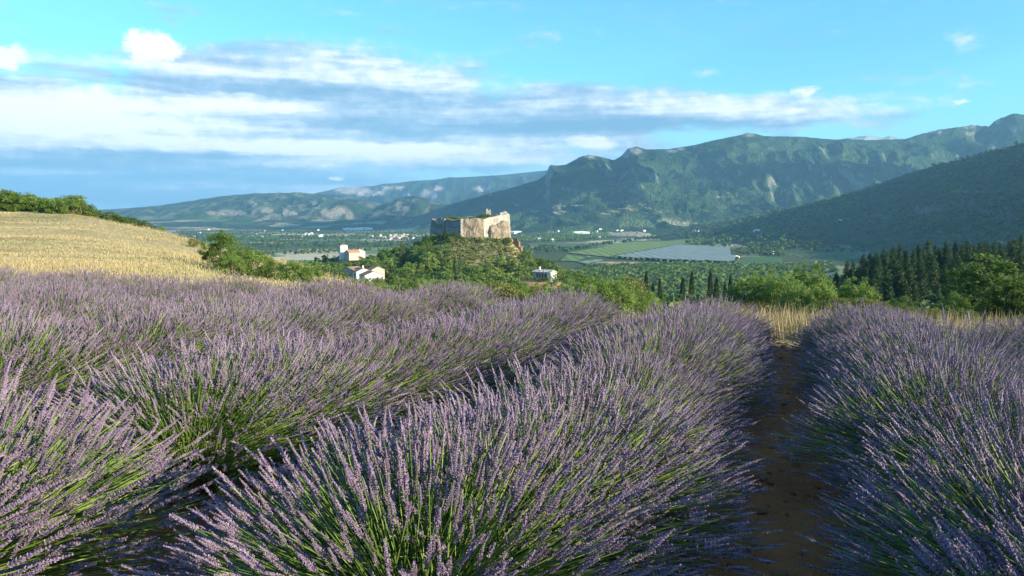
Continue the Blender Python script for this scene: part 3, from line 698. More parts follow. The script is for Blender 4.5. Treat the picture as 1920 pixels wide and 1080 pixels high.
def pine(seed, tiers, leaf, mat='needle'):
    r = np.random.default_rng(seed); T = Acc(); Lv = Acc()
    tube(T, [(0, 0, -.03), (0, 0, .5), (0, 0, .97)], [.018, .012, .002], 6)
    for i in range(tiers):
        h = .08 + .9 * i / tiers; R_ = .20 * (1 - h) ** .75 + .015
        for j in range(7):
            a = r.uniform(0, 2 * pi); L = R_ * r.uniform(.65, 1.2); tip = np.array([cos(a) * L, sin(a) * L, h + L * r.uniform(.1, .5)])
            if L > .06: tube(T, [(0, 0, h), tip], [.004, .001], 3)
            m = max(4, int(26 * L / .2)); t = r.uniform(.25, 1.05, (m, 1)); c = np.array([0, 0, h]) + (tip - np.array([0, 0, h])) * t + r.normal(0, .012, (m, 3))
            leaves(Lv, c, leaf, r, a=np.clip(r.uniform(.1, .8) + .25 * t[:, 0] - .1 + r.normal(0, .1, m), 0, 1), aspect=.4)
    leaves(Lv, np.array([[0, 0, 1.0]]) + r.normal(0, .008, (8, 3)), leaf, r, aspect=.4)
    return T.mesh('trunk', MAT['bark']), Lv.mesh('crown', MAT[mat])
def column(seed, n, leaf, wid, mat):
    r = np.random.default_rng(seed); T = Acc(); Lv = Acc(); tube(T, [(0, 0, -.03), (0, 0, .5), (0, 0, .9)], [.016, .01, .002], 6)
    z = r.uniform(.03, 1, n); R_ = wid * np.clip((1 - z), 0, 1) ** .55 * np.clip(z * 6 + .5, 0, 1); a = r.uniform(0, 2 * pi, n)
    k = R_ * (.75 + .5 * vnoise(a * 2 + seed, z * 14, seed)) * r.uniform(.6, 1, n)
    leaves(Lv, np.stack([np.cos(a) * k, np.sin(a) * k, z], 1), leaf, r, a=np.clip(vnoise(a * 2, z * 16, seed + 3) + r.normal(0, .15, n), 0, 1), aspect=.5)
    return T.mesh('trunk', MAT['bark']), Lv.mesh('crown', MAT[mat])
def plant(name, tpl, loc, h, label, cat, group=None, wide=1.0, rz=None):
    e = empty(name, loc, rng.uniform(0, 6.28) if rz is None else rz, (h * wide, h * wide, h)); tag(e, label, cat, group)
    link('trunk', tpl[0], e); link('crown', tpl[1], e); return e
NB = [broadleaf(400 + i, 1, 130, 6500, .023, (.42, .42, .46), .54, .22, .075, ['leaf_bright', 'leaf_mid'][i % 2], 2) for i in range(3)]
NB2 = [broadleaf(420 + i, 1, 170, 8500, .021, (.50, .50, .46), .52, .2, .075, 'leaf_mid', 3) for i in range(2)]
BUSH = [broadleaf(440 + i, 1, 130, 6500, .030, (.60, .60, .5), .48, .15, .115, ['leaf_bright', 'leaf_mid', 'leaf_olive'][i % 3], 4) for i in range(6)]
FARB = [broadleaf(460 + i, 1, 60, 1700, .052, (.44, .44, .48), .52, .2, .10, ['leaf_mid', 'leaf_bright', 'leaf_bright', 'leaf_mid', 'leaf_bright'][i % 5]) for i in range(8)]
PINE = [pine(480 + i, 28, .027) for i in range(5)]
CYP = [column(500 + i, 5200, .014, .105, 'cypress') for i in range(4)]
POP = [column(510 + i, 1200, .028, .12, 'poplar') for i in range(2)]
print('tree kinds')
# near trees beyond the field
def at(px, D, top, tpl, name, label, cat, group=None, wide=1.0, rz=None, sink=0):
    x, y, z = spot(px, D); h = float(z_at(top, D)) - z + sink; return plant(name, tpl, (x, y, z - sink), max(h, .4), label, cat, group, wide, rz)
at(412, 40, 432, NB2[0], 'oak_tree', 'small leafy oak tree at the foot of the golden hill', 'tree', wide=1.0)
for px, D, top, w in [(452, 38, 462, 1.0), (480, 37, 472, 1.0), (512, 35, 488, 1.1), (548, 33, 490, 1.1), (578, 31, 500, 1.0), (430, 36, 478, 1.2)]:
    at(px, D, top, BUSH[int(rng.choice([0, 3, 0, 1]))], 'green_bush', 'green bush in the clump right of the small oak below the hill', 'bush', 'bushes beside the small oak', w)
at(362, 75, 447, BUSH[2], 'round_bush', 'low olive bush on the hill slope left of the small oak', 'bush')
for px, top in [(-60, 355), (-35, 357), (-10, 360), (12, 360), (30, 364), (48, 366), (64, 371), (82, 374), (100, 376), (116, 373), (132, 371), (148, 378), (162, 390)]:
    at(px, 107 + rng.uniform(-4, 3), top - 4, BUSH[int(rng.choice([0, 1, 4]))], 'thicket_bush', 'bush in the thicket along the top of the golden hill', 'bush', 'thicket on the hill top', 1.25, sink=1.1)
for px, top in [(205, 396), (222, 401), (242, 406), (258, 411), (272, 416)]:
    at(px, 101, top, BUSH[1], 'ridge_bush', 'dark bush on the hill edge right of the thicket', 'bush', 'bushes on the descending hill edge', 1.5, sink=.5)
at(303, 97, 424, BUSH[0], 'lone_bush', 'tiny lone bush on the descending edge of the golden hill', 'bush')
for i in range(46):
    px = 600 + 660 * i / 45 + rng.uniform(-8, 8); D = rng.uniform(26, 60) if px > 700 else rng.uniform(42, 70)
    top = np.interp(px, [600, 660, 760, 1000, 1130, 1180, 1230, 1260], [512, 528, 530, 538, 538, 528, 560, 588]) + rng.uniform(-7, 7)
    at(px, D, top, BUSH[int(rng.choice([0, 3, 0, 2, 5]))], 'hedge_bush', 'bright green bush just beyond the far edge of the lavender', 'bush', 'bushes behind the lavender edge', .9)
for px, top, D in [(1110, 512, 75), (1150, 520, 70), (1188, 530, 62), (1085, 520, 85), (1130, 526, 60)]:
    at(px, D, top, NB[int(rng.integers(3))], 'edge_tree', 'leafy tree at the right foot of the wooded castle slope', 'tree', 'trees right of the castle slope')
for px, top, D in [(1402, 512, 66), (1438, 505, 70), (1470, 510, 64), (1522, 494, 66), (1553, 528, 60), (1495, 528, 58)]:
    at(px, D, top, NB[0 if px > 1430 else 2], 'sunlit_tree', 'bright leaved tree behind the dry grass left of the pine wood', 'tree', 'bright trees left of the pines', .95)
at(1613, 55, 520, NB[0], 'young_tree', 'small yellow green tree in front of the dark pines', 'tree')
at(1700, 50, 555, NB2[1], 'dark_shrub', 'dark shrub behind the straw grass below the pines', 'bush')
at(1855, 58, 474, NB[1], 'walnut_tree', 'large tree with a sunlit top right of the pines', 'tree', wide=1.25)
for px, top in [(1895, 520), (1930, 515), (1800, 548), (1975, 505)]:
    at(px, 52, top, NB2[1], 'right_edge_tree', 'dark leafy tree at the right end of the straw grass', 'tree', 'trees at the right edge', 1.1)
for px, top in [(1750, 578), (1585, 560), (1655, 568), (1640, 560), (1300, 578), (1265, 575), (1345, 582)]:
    at(px, 36, top, BUSH[2], 'olive_shrub', 'low yellowish shrub behind the straw grass strip', 'bush', 'low shrubs behind the grass strip', 1.0)
for px, top in [(1213, 508), (1239, 521), (1282, 521), (1299, 509), (1334, 508), (1346, 520), (1362, 528), (1372, 515), (1226, 530), (1387, 535)]:
    at(px, rng.uniform(165, 200), top, CYP[int(rng.integers(4))], 'cypress_tree', 'tall dark cypress in the line right of the castle slope', 'cypress', 'cypresses in a line', rng.uniform(.9, 1.25))
# pine plantation
npine = 0
for D, n in [(262, 30), (235, 26), (208, 24), (180, 22), (152, 20), (128, 18)]:
    for i in range(n):
        px = np.interp(i + rng.uniform(-.3, .3), [0, n - 1], [1575, 2010]) + rng.uniform(-5, 5); d = D + rng.uniform(-9, 9)
        x, y, z = spot(px, d); h = rng.uniform(6.2, 8.8) if D > 150 else rng.uniform(4.5, 6.5)
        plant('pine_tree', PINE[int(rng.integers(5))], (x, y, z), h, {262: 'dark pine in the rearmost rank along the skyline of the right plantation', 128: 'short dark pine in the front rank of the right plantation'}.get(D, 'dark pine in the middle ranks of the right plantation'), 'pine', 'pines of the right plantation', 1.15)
# the wooded castle hill
def farwood():
    n = 0; tries = 0; pts = []
    while n < 285 and tries < 40000:
        tries += 1; px = rng.uniform(470, 1255); D = 230 + 385 * rng.random() ** .6; py = np.interp(px, *L_CASTLE)
        x, y, z = spot(px, D)
        if 815 < px < 985 and D > 515 or 852 < px < 985 and D > 478: continue
        if 650 < px < 722 and 395 < D < 480 or 625 < px < 690 and 520 < D < 620: continue
        if 660 < px < 716 and 330 < D < 400: continue
        if 990 < px < 1055 and 340 < D < 450: continue
        if any((x - a) ** 2 + (y - b) ** 2 < 34 for a, b in pts): continue
        top = 540 - F * tan(atan((z - EYE + 8) / D) + PITCH)
        if top > 575: continue
        h = rng.uniform(7, 11.5) if D > 330 else rng.uniform(5, 8)
        if px < 640: h *= .8
        if px > 1150: h *= .8
        if D > 570: h = min(h, 5.5)
        pts.append((x, y)); n += 1
        side = 'left of' if px < 800 else ('below' if px < 980 else 'right of')
        plant('hill_tree', FARB[int(rng.integers(8))], (x, y, z - .4), h, f'leafy tree in the wood {side} the ruined fortress', 'tree', f'trees in the wood {side} the fortress', rng.uniform(.95, 1.3))
farwood()
for px, D, top in [(862, 430, 476), (851, 432, 490), (752, 520, 452), (757, 520, 457)]:
    at(px, D, top, POP[px % 2], 'poplar_tree', 'slender pale poplar rising from the wood below the fortress', 'poplar', 'poplars below the fortress', .9)
# undergrowth and woods that nobody could count
def clump_mesh(name, X, Y, Z, H, mat, label, cat, seed, k=26, wide=.5, leaf=.26, kind='stuff'):
    r = np.random.default_rng(seed); n = len(X)
    d = unit(r.normal(0, 1, (n, k, 3))) * (.55 + .5 * r.random((n, k, 1)))
    c = np.stack([X, Y, Z], 1)[:, None] + np.stack([d[..., 0] * wide, d[..., 1] * wide, .55 + d[..., 2] * .45], 2) * H[:, None, None]
    A = Acc(); tone = np.clip(r.uniform(.1, .9, (n, 1)) + r.normal(0, .15, (n, k)), 0, 1).ravel()
    c = c.reshape(-1, 3); hh = np.repeat(H, k)[:, None]; nn = unit(d.reshape(-1, 3) + r.normal(0, .5, (n * k, 3))); a, b = frame(nn); s = leaf * hh * r.uniform(.6, 1.2, (n * k, 1))
    V = np.stack([c - a * s, c - b * s * .8, c + a * s, c + b * s * .8], 1).reshape(-1, 3); A.add(V, Q=np.arange(n * k * 4).reshape(-1, 4), a=np.repeat(tone, 4))
    # inner core so that the crown is not see-through
    o8 = np.array([[1, 0, 0], [-1, 0, 0], [0, 1, 0], [0, -1, 0], [0, 0, 1], [0, 0, -1]], float) * np.array([wide * .75, wide * .75, .4])
    V = (np.stack([X, Y, Z + .52 * H], 1)[:, None] + o8[None] * H[:, None, None]).reshape(-1, 3)
    f = np.array([[0, 2, 4], [2, 1, 4], [1, 3, 4], [3, 0, 4], [2, 0, 5], [1, 2, 5], [3, 1, 5], [0, 3, 5]]); A.add(V, T=(f[None] + (np.arange(n) * 6)[:, None, None]).reshape(-1, 3), a=.15)
    o = link(name, A.mesh(name, MAT[mat])); tag(o, label, cat, None, kind); return o
def scatter(n, pxr, Dr, pw=1.0):
    px = rng.uniform(*pxr, n); D = Dr[0] + (Dr[1] - Dr[0]) * rng.random(n) ** pw; x = u_of(px) * D
    return x, D + 0 * x, terrain(x, D), px
x, y, TT_, px = scatter(5200, (440, 1300), (90, 640), .75); Z, K = TT_[0], TT_[1]
k = (K <= 1) & ~((px > 845) & (px < 985) & (y > 485)) & ~((px > 650) & (px < 722) & (y > 340) & (y < 480)) & ~((px > 625) & (px < 690) & (y > 540) & (y < 620)) & ~((px > 960) & (px < 1065) & (y > 370) & (y < 450)) & (hash2(np.arange(len(x)), np.arange(len(x)), 1) > .05)
clump_mesh('undergrowth', x[k], y[k], Z[k] - .3, rng.uniform(1.2, 2.8, k.sum()) * np.where(px[k] < 640, .6, 1), 'leaf_mid', 'dense green undergrowth between the trees of the castle hill', 'undergrowth', 11, 22, .75, .3)
x, y, TT_, px = scatter(1700, (1240, 2050), (105, 270), .9); Z, K = TT_[0], TT_[1]
clump_mesh('scrub', x, y, Z - .2, rng.uniform(1.2, 2.8, len(x)), 'leaf_dark', 'dark scrub under the trees right of the cypresses', 'undergrowth', 12, 22, .8, .3)
# scattered scrub round the fortress foot
x, y, TT_, px = scatter(760, (835, 990), (490, 592)); clump_mesh('rock_scrub', x, y, TT_[0] - .2, rng.uniform(.6, 2.0, len(x)), 'leaf_olive', 'tufts of scrub on the bare slope under the fortress', 'undergrowth', 13, 16, .9, .32)
# valley woods
def inpoly(px, py, poly):
    c = np.zeros(len(px), bool); n = len(poly)
    for i in range(n):
        x1, y1 = poly[i]; x2, y2 = poly[(i + 1) % n]
        c ^= ((y1 > py) != (y2 > py)) & (px < (x2 - x1) * (py - y1) / (y2 - y1 + 1e-9) + x1)
    return c
def py_on(D, z): return 540 - F * np.tan(np.arctan((z - EYE) / D) + PITCH)
FIELDS = [
 ('green_field', [(1064, 475), (1192, 454), (1325, 442), (1470, 434), (1480, 438), (1387, 441), (1276, 459), (1257, 461), (1148, 483.5)], (.17, .22, .06), 1.0),
 ('brown_field', [(1098, 497), (1132, 491.5), (1273, 494), (1272, 500), (1175, 501)], (.42, .27, .17), .7),
 ('teal_field', [(1082, 492), (1128, 486.5), (1131, 490.5), (1098, 496)], (.18, .25, .18), .7),
 ('meadow', [(1064, 478), (1099, 484), (1083, 491), (1050, 490)], (.13, .2, .05), .7),
 ('dark_meadow', [(1385, 489), (1400, 482), (1465, 483), (1470, 497), (1385, 500)], (.07, .13, .04), .7),
 ('meadow', [(1480, 520), (1570, 512), (1580, 525), (1500, 534)], (.09, .14, .09), .7)]
ORCH = [(1146, 485), (1273, 461.5), (1372, 468), (1374, 480), (1384, 489), (1378, 496), (1250, 491.5)]
def valley_pt(px, py, z=VAL):
    k = np.tan(np.arctan((540 - py) / F) - PITCH); D = (z - EYE) / k; return u_of(px, py) * D, D
_DS = np.geomspace(750, 9000, 700)
def land_pt(px, py):
    # first place along this line of sight where the land is met
    x = u_of(px, py) * _DS; z = terrain(x, _DS)[0]; los = z_at(py, _DS); k = np.nonzero(z >= los - .5)[0]
    D = _DS[k[0]] if len(k) else _DS[-1]; return u_of(px, py) * D, D
def draped(name, poly, mat, lift, n=26):
    P = np.array([land_pt(*p) for p in poly]); import bmesh
    bm = bmesh.new(); vs = [bm.verts.new((p[0], p[1], 0)) for p in P]; bm.faces.new(vs)
    bmesh.ops.triangulate(bm, faces=bm.faces)
    for _ in range(3): bmesh.ops.subdivide_edges(bm, edges=[e for e in bm.edges if e.calc_length() > 60], cuts=1, use_grid_fill=False); bmesh.ops.triangulate(bm, faces=bm.faces)
    zz = terrain(np.array([v.co.x for v in bm.verts]), np.array([v.co.y for v in bm.verts]))[0]
    for v, z in zip(bm.verts, zz): v.co.z = z + lift
    bmesh.ops.recalc_face_normals(bm, faces=bm.faces)
    me = bpy.data.meshes.new(name); bm.to_mesh(me); bm.free(); me.materials.append(mat)
    return link(name, me)
def striped(name, c, sc=.05):
    def fn(t, b):
        p = t.pos((1, 1, 1)); w = t.node('ShaderNodeTexWave', wave_type='BANDS'); t.l.new(t.vm('MULTIPLY', p, (1, .45, 0)), w.inputs['Vector']); w.inputs['Scale'].default_value = .011; w.inputs['Distortion'].default_value = 1.5
        n = t.noise(p, .02, 5); v = t.m('ADD', t.m('MULTIPLY', w.outputs['Fac'], .35), t.m('ADD', t.m('MULTIPLY', n, .5), .6))
        t.l.new(t.mix(1.0, c, t.comb(v, v, v), 'MULTIPLY'), b.inputs['Base Color'])
    return material(name, fn, .95, .1)
for i, (nm, poly, c, _) in enumerate(FIELDS):
    o = draped(nm, poly, striped('crop%d' % i, c), 2.2); o['kind'] = 'structure'
def orchard():
    # hail netting on a grid of posts: low ridges like tents
    P = np.array([valley_pt(*p) for p in ORCH]); lo, hi = P.min(0), P.max(0); nx, ny = 90, 60
    gx, gy = np.meshgrid(np.linspace(lo[0], hi[0], nx), np.linspace(lo[1], hi[1], ny)); z = VAL + 6.5 + 1.6 * abs(((gx * .9 + gy * .43) / 34) % 1 - .5) * 2
    ins = inpoly(gx.ravel(), gy.ravel(), P).reshape(gx.shape); idx = np.arange(nx * ny).reshape(ny, nx)
    q = np.stack([idx[:-1, :-1], idx[:-1, 1:], idx[1:, 1:], idx[1:, :-1]], 2); ok = ins[:-1, :-1] & ins[:-1, 1:] & ins[1:, 1:] & ins[1:, :-1]; q = q[ok]
    V = np.stack([gx, gy, z], 2).reshape(-1, 3); e = empty('netted_orchard', (0, 0, 0)); tag(e, 'large orchard under pale grey hail netting in the valley', 'orchard')
    link('net_canopy', mesh('net_canopy', V, [q], striped('net_cloth', (.22, .27, .235))), e)
    A = Acc()
    for i in range(len(P)):
        p0, p1 = P[i], P[(i + 1) % len(P)]; m = max(2, int(np.linalg.norm(p1 - p0) / 18))
        for j in range(m):
            c = p0 + (p1 - p0) * j / m + rng.normal(0, 1, 2); A.box((c[0], c[1], VAL + 3.5), (4.5, 4.5, 4), rng.uniform(0, 1), a=rng.uniform(0, .4), taper=.7)
    o = link('edge_hedge', A.mesh('edge_hedge', MAT['leaf_dark']), e); o['kind'] = 'stuff'
orchard()
NOWOOD = [f[1] for f in FIELDS] + [ORCH]
def woods():
    # (px range, py range of the ground, number, height, material)
    regs = [('valley_wood', 'olive green wood on the valley floor behind the cypresses', 'leaf_mid', [(1100, 503), (1280, 500), (1400, 503), (1560, 500), (1600, 560), (1300, 580), (1150, 580), (1080, 520)], 2300, (9, 14)),
            ('orchard_wood', 'dark wood along the right side of the netted orchard', 'leaf_mid', [(1278, 460), (1390, 441), (1520, 433), (1640, 428), (1680, 445), (1560, 462), (1480, 470), (1400, 462), (1372, 467)], 800, (11, 17)),
            ('river_wood', 'line of trees along the river left of the green field', 'leaf_dark', [(980, 462), (1080, 466), (1200, 447), (1330, 433), (1420, 433), (1330, 441), (1190, 453), (1060, 474), (980, 476)], 620, (10, 15)),
            ('farm_trees', 'trees around the valley farm right of the orchard', 'leaf_mid', [(1375, 470), (1400, 466), (1475, 470), (1470, 482), (1390, 480)], 120, (8, 16)),
            ('far_wood', 'scattered woods across the far left valley floor', 'leaf_mid', [(330, 434), (800, 434), (800, 470), (500, 480), (360, 460)], 1300, (8, 12)),
            ('middle_wood', 'woods on the valley floor right of the fortress', 'leaf_mid', [(955, 436), (1060, 438), (1230, 432), (1240, 440), (1080, 452), (960, 456)], 900, (9, 14))]
    for i, (nm, lab, mat, poly, n, hr) in enumerate(regs):
        P = np.array([valley_pt(*p) for p in poly]); lo, hi = P.min(0), P.max(0); gx = rng.uniform(lo[0], hi[0], n * 6); gy = rng.uniform(lo[1], hi[1], n * 6)
        k = inpoly(gx, gy, P)
        for f in NOWOOD: k &= ~inpoly(gx, gy, np.array([valley_pt(*p) for p in f]))
        Z, K = terrain(gx, gy)[:2]; k &= np.isin(K, [0, 3, 4])
        if nm in ('far_wood', 'middle_wood'):
            ln = fbm(gx / 700, gy / 190, 3, 55, ridged=True); k &= ln > .63
        gx, gy, Z = gx[k][:n], gy[k][:n], Z[k][:n]
        if len(gx): clump_mesh(nm, gx, gy, Z, rng.uniform(*hr, len(gx)), mat, lab, 'wood', 70 + i, 16 if nm in ('far_wood', 'middle_wood', 'river_wood') else 24, .5, .3)
    # wooded ridge on the right
    n = 9000; px = rng.uniform(1240, 2300, n); D = rng.uniform(1500, 4300, n); x = u_of(px) * D; T_ = terrain(x, D); Z, K = T_[:2]
    g = fbm(x / 260, D / 260, 4, 90); k = (K == 4) & (g + rng.normal(0, .06, n) > .44) & (Z > VAL + 12); clump_mesh('ridge_wood', x[k], D[k], Z[k] - 1, rng.uniform(8, 14, k.sum()), 'leaf_dark', 'woodland covering the ridge at the right', 'wood', 88, 12, .6, .36)  # darker leaf material puts the slope's shade into the colour
woods()
for px, py, h in [(1376, 470, 22), (1380, 471, 24), (1384, 471, 23), (1389, 472, 21), (1428, 474, 14)]:
    x, y = valley_pt(px, py + 8); plant('poplar_tree', POP[px % 2], (x, y, VAL), h, 'pale poplar beside the valley farm at the orchard corner', 'poplar', 'poplars at the orchard corner', 1.2)
print('woods')

# ------------------------------------------------------------------ fortress ruin
def castle():
    D0 = 590.; mpp = lambda D: D / F
    def P(px, D): return np.array([u_of(px) * D, D])
    zt = lambda py, D=590.: float(z_at(py, D))
    e = empty('fortress_ruin', (*P(880, 600), zt(450, 600))); tag(e, 'ruined pale stone fortress with angular bastions crowning the wooded hill', 'fortress')
    ox, oy, oz = e.location
    # outline: (name, p0, p1, top py0, top py1, bottom py0, bottom py1, material)
    A_, B_, C_, D_, D2, E_, G_ = P(809, 604), P(833, 597), P(866, 584), P(892, 583.5), P(906, 584.5), P(953, 597), P(955, 625)
    segs = [('left_wall', A_, B_, 411, 412, 458, 456, 'stone_grey', 1.2), ('curtain_wall', B_ + [.5, .8], C_, 413, 412.5, 456, 453, 'stone_grey', .5), ('rough_wall', C_, D_, 412, 409, 452, 453, 'rock_tan', 1.0), ('rough_wall', D_, D2, 409.5, 410, 453, 456, 'rock_tan', .8),
            ('bastion_wall', D2, E_, 411, 400.5, 456, 458, 'stone_pale', .35), ('rear_wall', E_, G_, 400.5, 402, 452, 455, 'stone_pale', .5), ('rear_wall', G_, P(815, 640), 402, 411, 455, 455, 'stone_grey', .5), ('rear_wall', P(815, 640), A_, 411, 411, 455, 452, 'stone_grey', .5)]  # walls turned from the sun get their shade as a darker stone colour
    for nm, p0, p1, t0, t1, b0, b1, mat, rough in segs:
        n = max(10, int(np.linalg.norm(p1 - p0) / .7)); m = 18; d = unit((p1 - p0)[None])[0]; nrm = np.array([d[1], -d[0]])
        s, h = np.meshgrid(np.linspace(0, 1, n), np.linspace(0, 1, m)); zt_ = zt(t0, p0[1]) * (1 - s) + zt(t1, p1[1]) * s; zb = zt(b0, p0[1]) * (1 - s) + zt(b1, p1[1]) * s
        x = p0[0] + (p1[0] - p0[0]) * s; y = p0[1] + (p1[1] - p0[1]) * s
        zt_ = zt_ + (fbm(x / 3.0 + 3, y / 3.0, 3, 5) - .45) * 1.7 * (0.35 + rough)
        z = zb + (zt_ - zb) * h; q = fbm(x * .35 + y * .2, z * .3, 5, 12) - .5; q2 = fbm((x + y) * .9, z * .9, 3, 14) - .5
        off = (1 - h) * 1.6 + q * 2.6 * rough * np.sin(pi * np.clip(s, 0, 1)) ** .4 + q2 * .6 * rough
        fx = x + nrm[0] * off; fy = y + nrm[1] * off
        V = np.concatenate([np.stack([fx, fy, z], 2).reshape(-1, 3), np.stack([x - nrm[0] * 1.8, y - nrm[1] * 1.8, z], 2).reshape(-1, 3)]) - np.array([ox, oy, oz])
        idx = np.arange(n * m).reshape(m, n); N = n * m
        Q = [np.stack([idx[:-1, :-1], idx[:-1, 1:], idx[1:, 1:], idx[1:, :-1]], 2).reshape(-1, 4)]
        Q.append(Q[0][:, ::-1] + N); Q.append(np.stack([idx[-1, :-1], idx[-1, 1:], idx[-1, 1:] + N, idx[-1, :-1] + N], 1))
        for cidx in (0, -1): Q.append(np.stack([idx[:-1, cidx], idx[1:, cidx], idx[1:, cidx] + N, idx[:-1, cidx] + N], 1))
        link(nm, mesh(nm, V, [np.concatenate(Q)], MAT[mat]), e)
    # corner quoins: pale edge at the turn of the curtain wall
    A = Acc()
    for i in range(12):
        z = zt(444, 584) + i * 1.15; A.box((C_[0] - ox + .35 * (i % 2) - .2, C_[1] - oy - .9 - .09 * (12 - i), z - oz), (.9, .7, .5), .3, a=.5)
    link('quoin_stones', A.mesh('quoin_stones', MAT['stone_pale']), e)
    # earth platform inside the walls
    poly = [A_, B_, C_, D_, D2, E_, G_, P(815, 640)]; c = np.mean(poly, 0); V = [[c[0] - ox + 6, c[1] - oy, zt(408.5) - oz]]; ring = []
    tops = [412, 413, 413.5, 411, 411, 404, 402, 412]
    for k_, sc_ in ((.96, -.3), (.55, .1)):
        for p, tp in zip(poly, tops): q = c + (p - c) * k_; V.append([q[0] - ox, q[1] - oy, zt(tp) - oz - .4 + sc_])
    n = 8; T = [[0, 9 + i, 9 + (i + 1) % n] for i in range(n)]; Q = [[1 + i, 1 + (i + 1) % n, 9 + (i + 1) % n, 9 + i] for i in range(n)]
    A = Acc(); A.add(V, T=T, Q=Q); link('earth_platform', A.mesh('earth_platform', MAT['turf']), e)
    # collapsed outcrop in front of the bastion
    A = Acc(); r = np.random.default_rng(3); n, m = 26, 16
    s, h = np.meshgrid(np.linspace(0, 1, n), np.linspace(0, 1, m)); x0, x1 = P(913, 588), P(957, 595)
    crest = z_at(np.interp(s, [0, .06, .15, .4, .55, .7, .9, 1], [436, 424, 420.5, 421, 416, 413.5, 416, 421]), 590.) + (fbm(s * 9, s * 0, 3, 6) - .5) * 1.6
    x = x0[0] + (x1[0] - x0[0]) * s; y = x0[1] + (x1[1] - x0[1]) * s; zb = zt(457); z = zb + (crest - zb) * h
    off = 5.2 * (1 - h ** 3) ** .6 * np.clip(np.minimum(s * 7, (1 - s) * 9) + .1, 0, 1) + (fbm(x * .5, z * .5, 4, 8) - .5) * 2.4
    V = np.stack([x + .25 * off - ox, y - off - 0.2 - oy, z - oz], 2).reshape(-1, 3); idx = np.arange(n * m).reshape(m, n)
    A.add(V, Q=np.stack([idx[:-1, :-1], idx[:-1, 1:], idx[1:, 1:], idx[1:, :-1]], 2).reshape(-1, 4)); link('rock_outcrop', A.mesh('rock_outcrop', MAT['rock_tan']), e)
    # broken turret with a notch, stump of wall at the right corner
    tx, ty = P(916, 606) - [ox, oy]; tz = zt(401, 606) - oz; w = 1.8
    A = Acc(); A.box((tx, ty, tz + .6), (w, w, 1.6)); A.box((tx - w * .62, ty, tz + 3.0), (w * .38, w * .98, .85), a=.3); A.box((tx + w * .7, ty, tz + 2.7), (w * .28, w * .98, .55), a=.3); A.box((tx - w * .1, ty - .2, tz + 2.4), (w * .5, w * .7, .25), .05)
    link('turret', A.mesh('turret', MAT['stone_pale']), e)
    sx, sy = P(943, 602) - [ox, oy]; sz = zt(404, 602) - oz
    A = Acc(); A.box((sx + .4, sy, sz + .5), (2.8, 1.2, 1.9), .25); A.box((sx - 3.6, sy + .6, sz - .2), (1.4, 1.1, 1.2), .3); A.box((sx + 1.5, sy, sz + 2.6), (1.3, 1.0, .5), .25)
    link('wall_stump', A.mesh('wall_stump', MAT['stone_pale']), e)
    # leaning buttress down the right slope
    o = empty('ruined_buttress', (*P(966, 590), zt(474, 590))); tag(o, 'tan ruined wall stub with a dark crack below the fortress bastion', 'ruin')
    A = Acc()
    for i, (px_, t_, wd) in enumerate([(957, 460, 1.6), (961, 454, 1.6), (965, 448, 1.3), (968.5, 446, .8), (971.5, 452, 1.2), (974.5, 462, 1.3)]):
        q = P(px_, 588 - i) - np.array(o.location[:2]); zt1 = zt(t_) - o.location[2]; A.box((q[0], q[1], zt1 / 2 - 2), (wd * .62, 2.2 + .3 * (i % 2), zt1 / 2 + 2), .15 * i, taper=.8)
    link('wall_stub', A.mesh('wall_stub', MAT['rock_earth']), o)
    q = P(969.6, 583) - np.array(o.location[:2]); A = Acc(); A.box((q[0] + .2, q[1], 6.5), (.28, .4, 5.2), .1, taper=.6); link('crack', A.mesh('crack', MAT['dark_wood']), o)
    # bushes growing on top and at the foot
    for px_, D, top, nm in [(836, 612, 407, 0), (848, 615, 404.5, 0), (858, 612, 406, 0), (868, 605, 408, 0), (878, 606, 409, 0), (888, 600, 407, 0), (897, 602, 404.5, 0), (905, 604, 401, 1), (912, 600, 401, 0), (920, 598, 402.5, 0), (928, 600, 403, 0), (934, 602, 405, 0), (903, 598, 405, 1), (884, 598, 409, 0), (826, 612, 409, 2)]:
        q = P(px_, D); zz = zt(413 if px_ < 895 else 408, D); plant('wall_top_bush', BUSH[nm], (q[0], q[1], zz - .6), zt(top, D) - zz + .6, 'bush growing on top of the fortress walls', 'bush', 'bushes on the fortress walls', 1.5)
    for px_, D, py_, h_ in [(826, 585, 452, 5), (812, 588, 455, 6), (838, 580, 456, 6), (853, 576, 458, 6), (800, 595, 458, 5), (914, 570, 455, 3.2), (922, 572, 455, 3), (930, 572, 457, 3), (952, 572, 462, 5), (948, 570, 466, 5), (983, 578, 470, 5), (990, 570, 476, 5), (1000, 565, 484, 5), (865, 570, 462, 4), (882, 560, 470, 3), (900, 560, 474, 4), (986, 585, 465, 4), (845, 565, 466, 5), (935, 560, 474, 4)]:
        q = P(px_, D); z = max(ground(*q), zt(py_, D)); z = ground(*q); plant('foot_bush', BUSH[int(rng.choice([1, 3, 4]))], (q[0], q[1], z - .3), h_, 'bush at the foot of the fortress walls', 'bush', 'bushes below the fortress walls', 1.0)
castle()

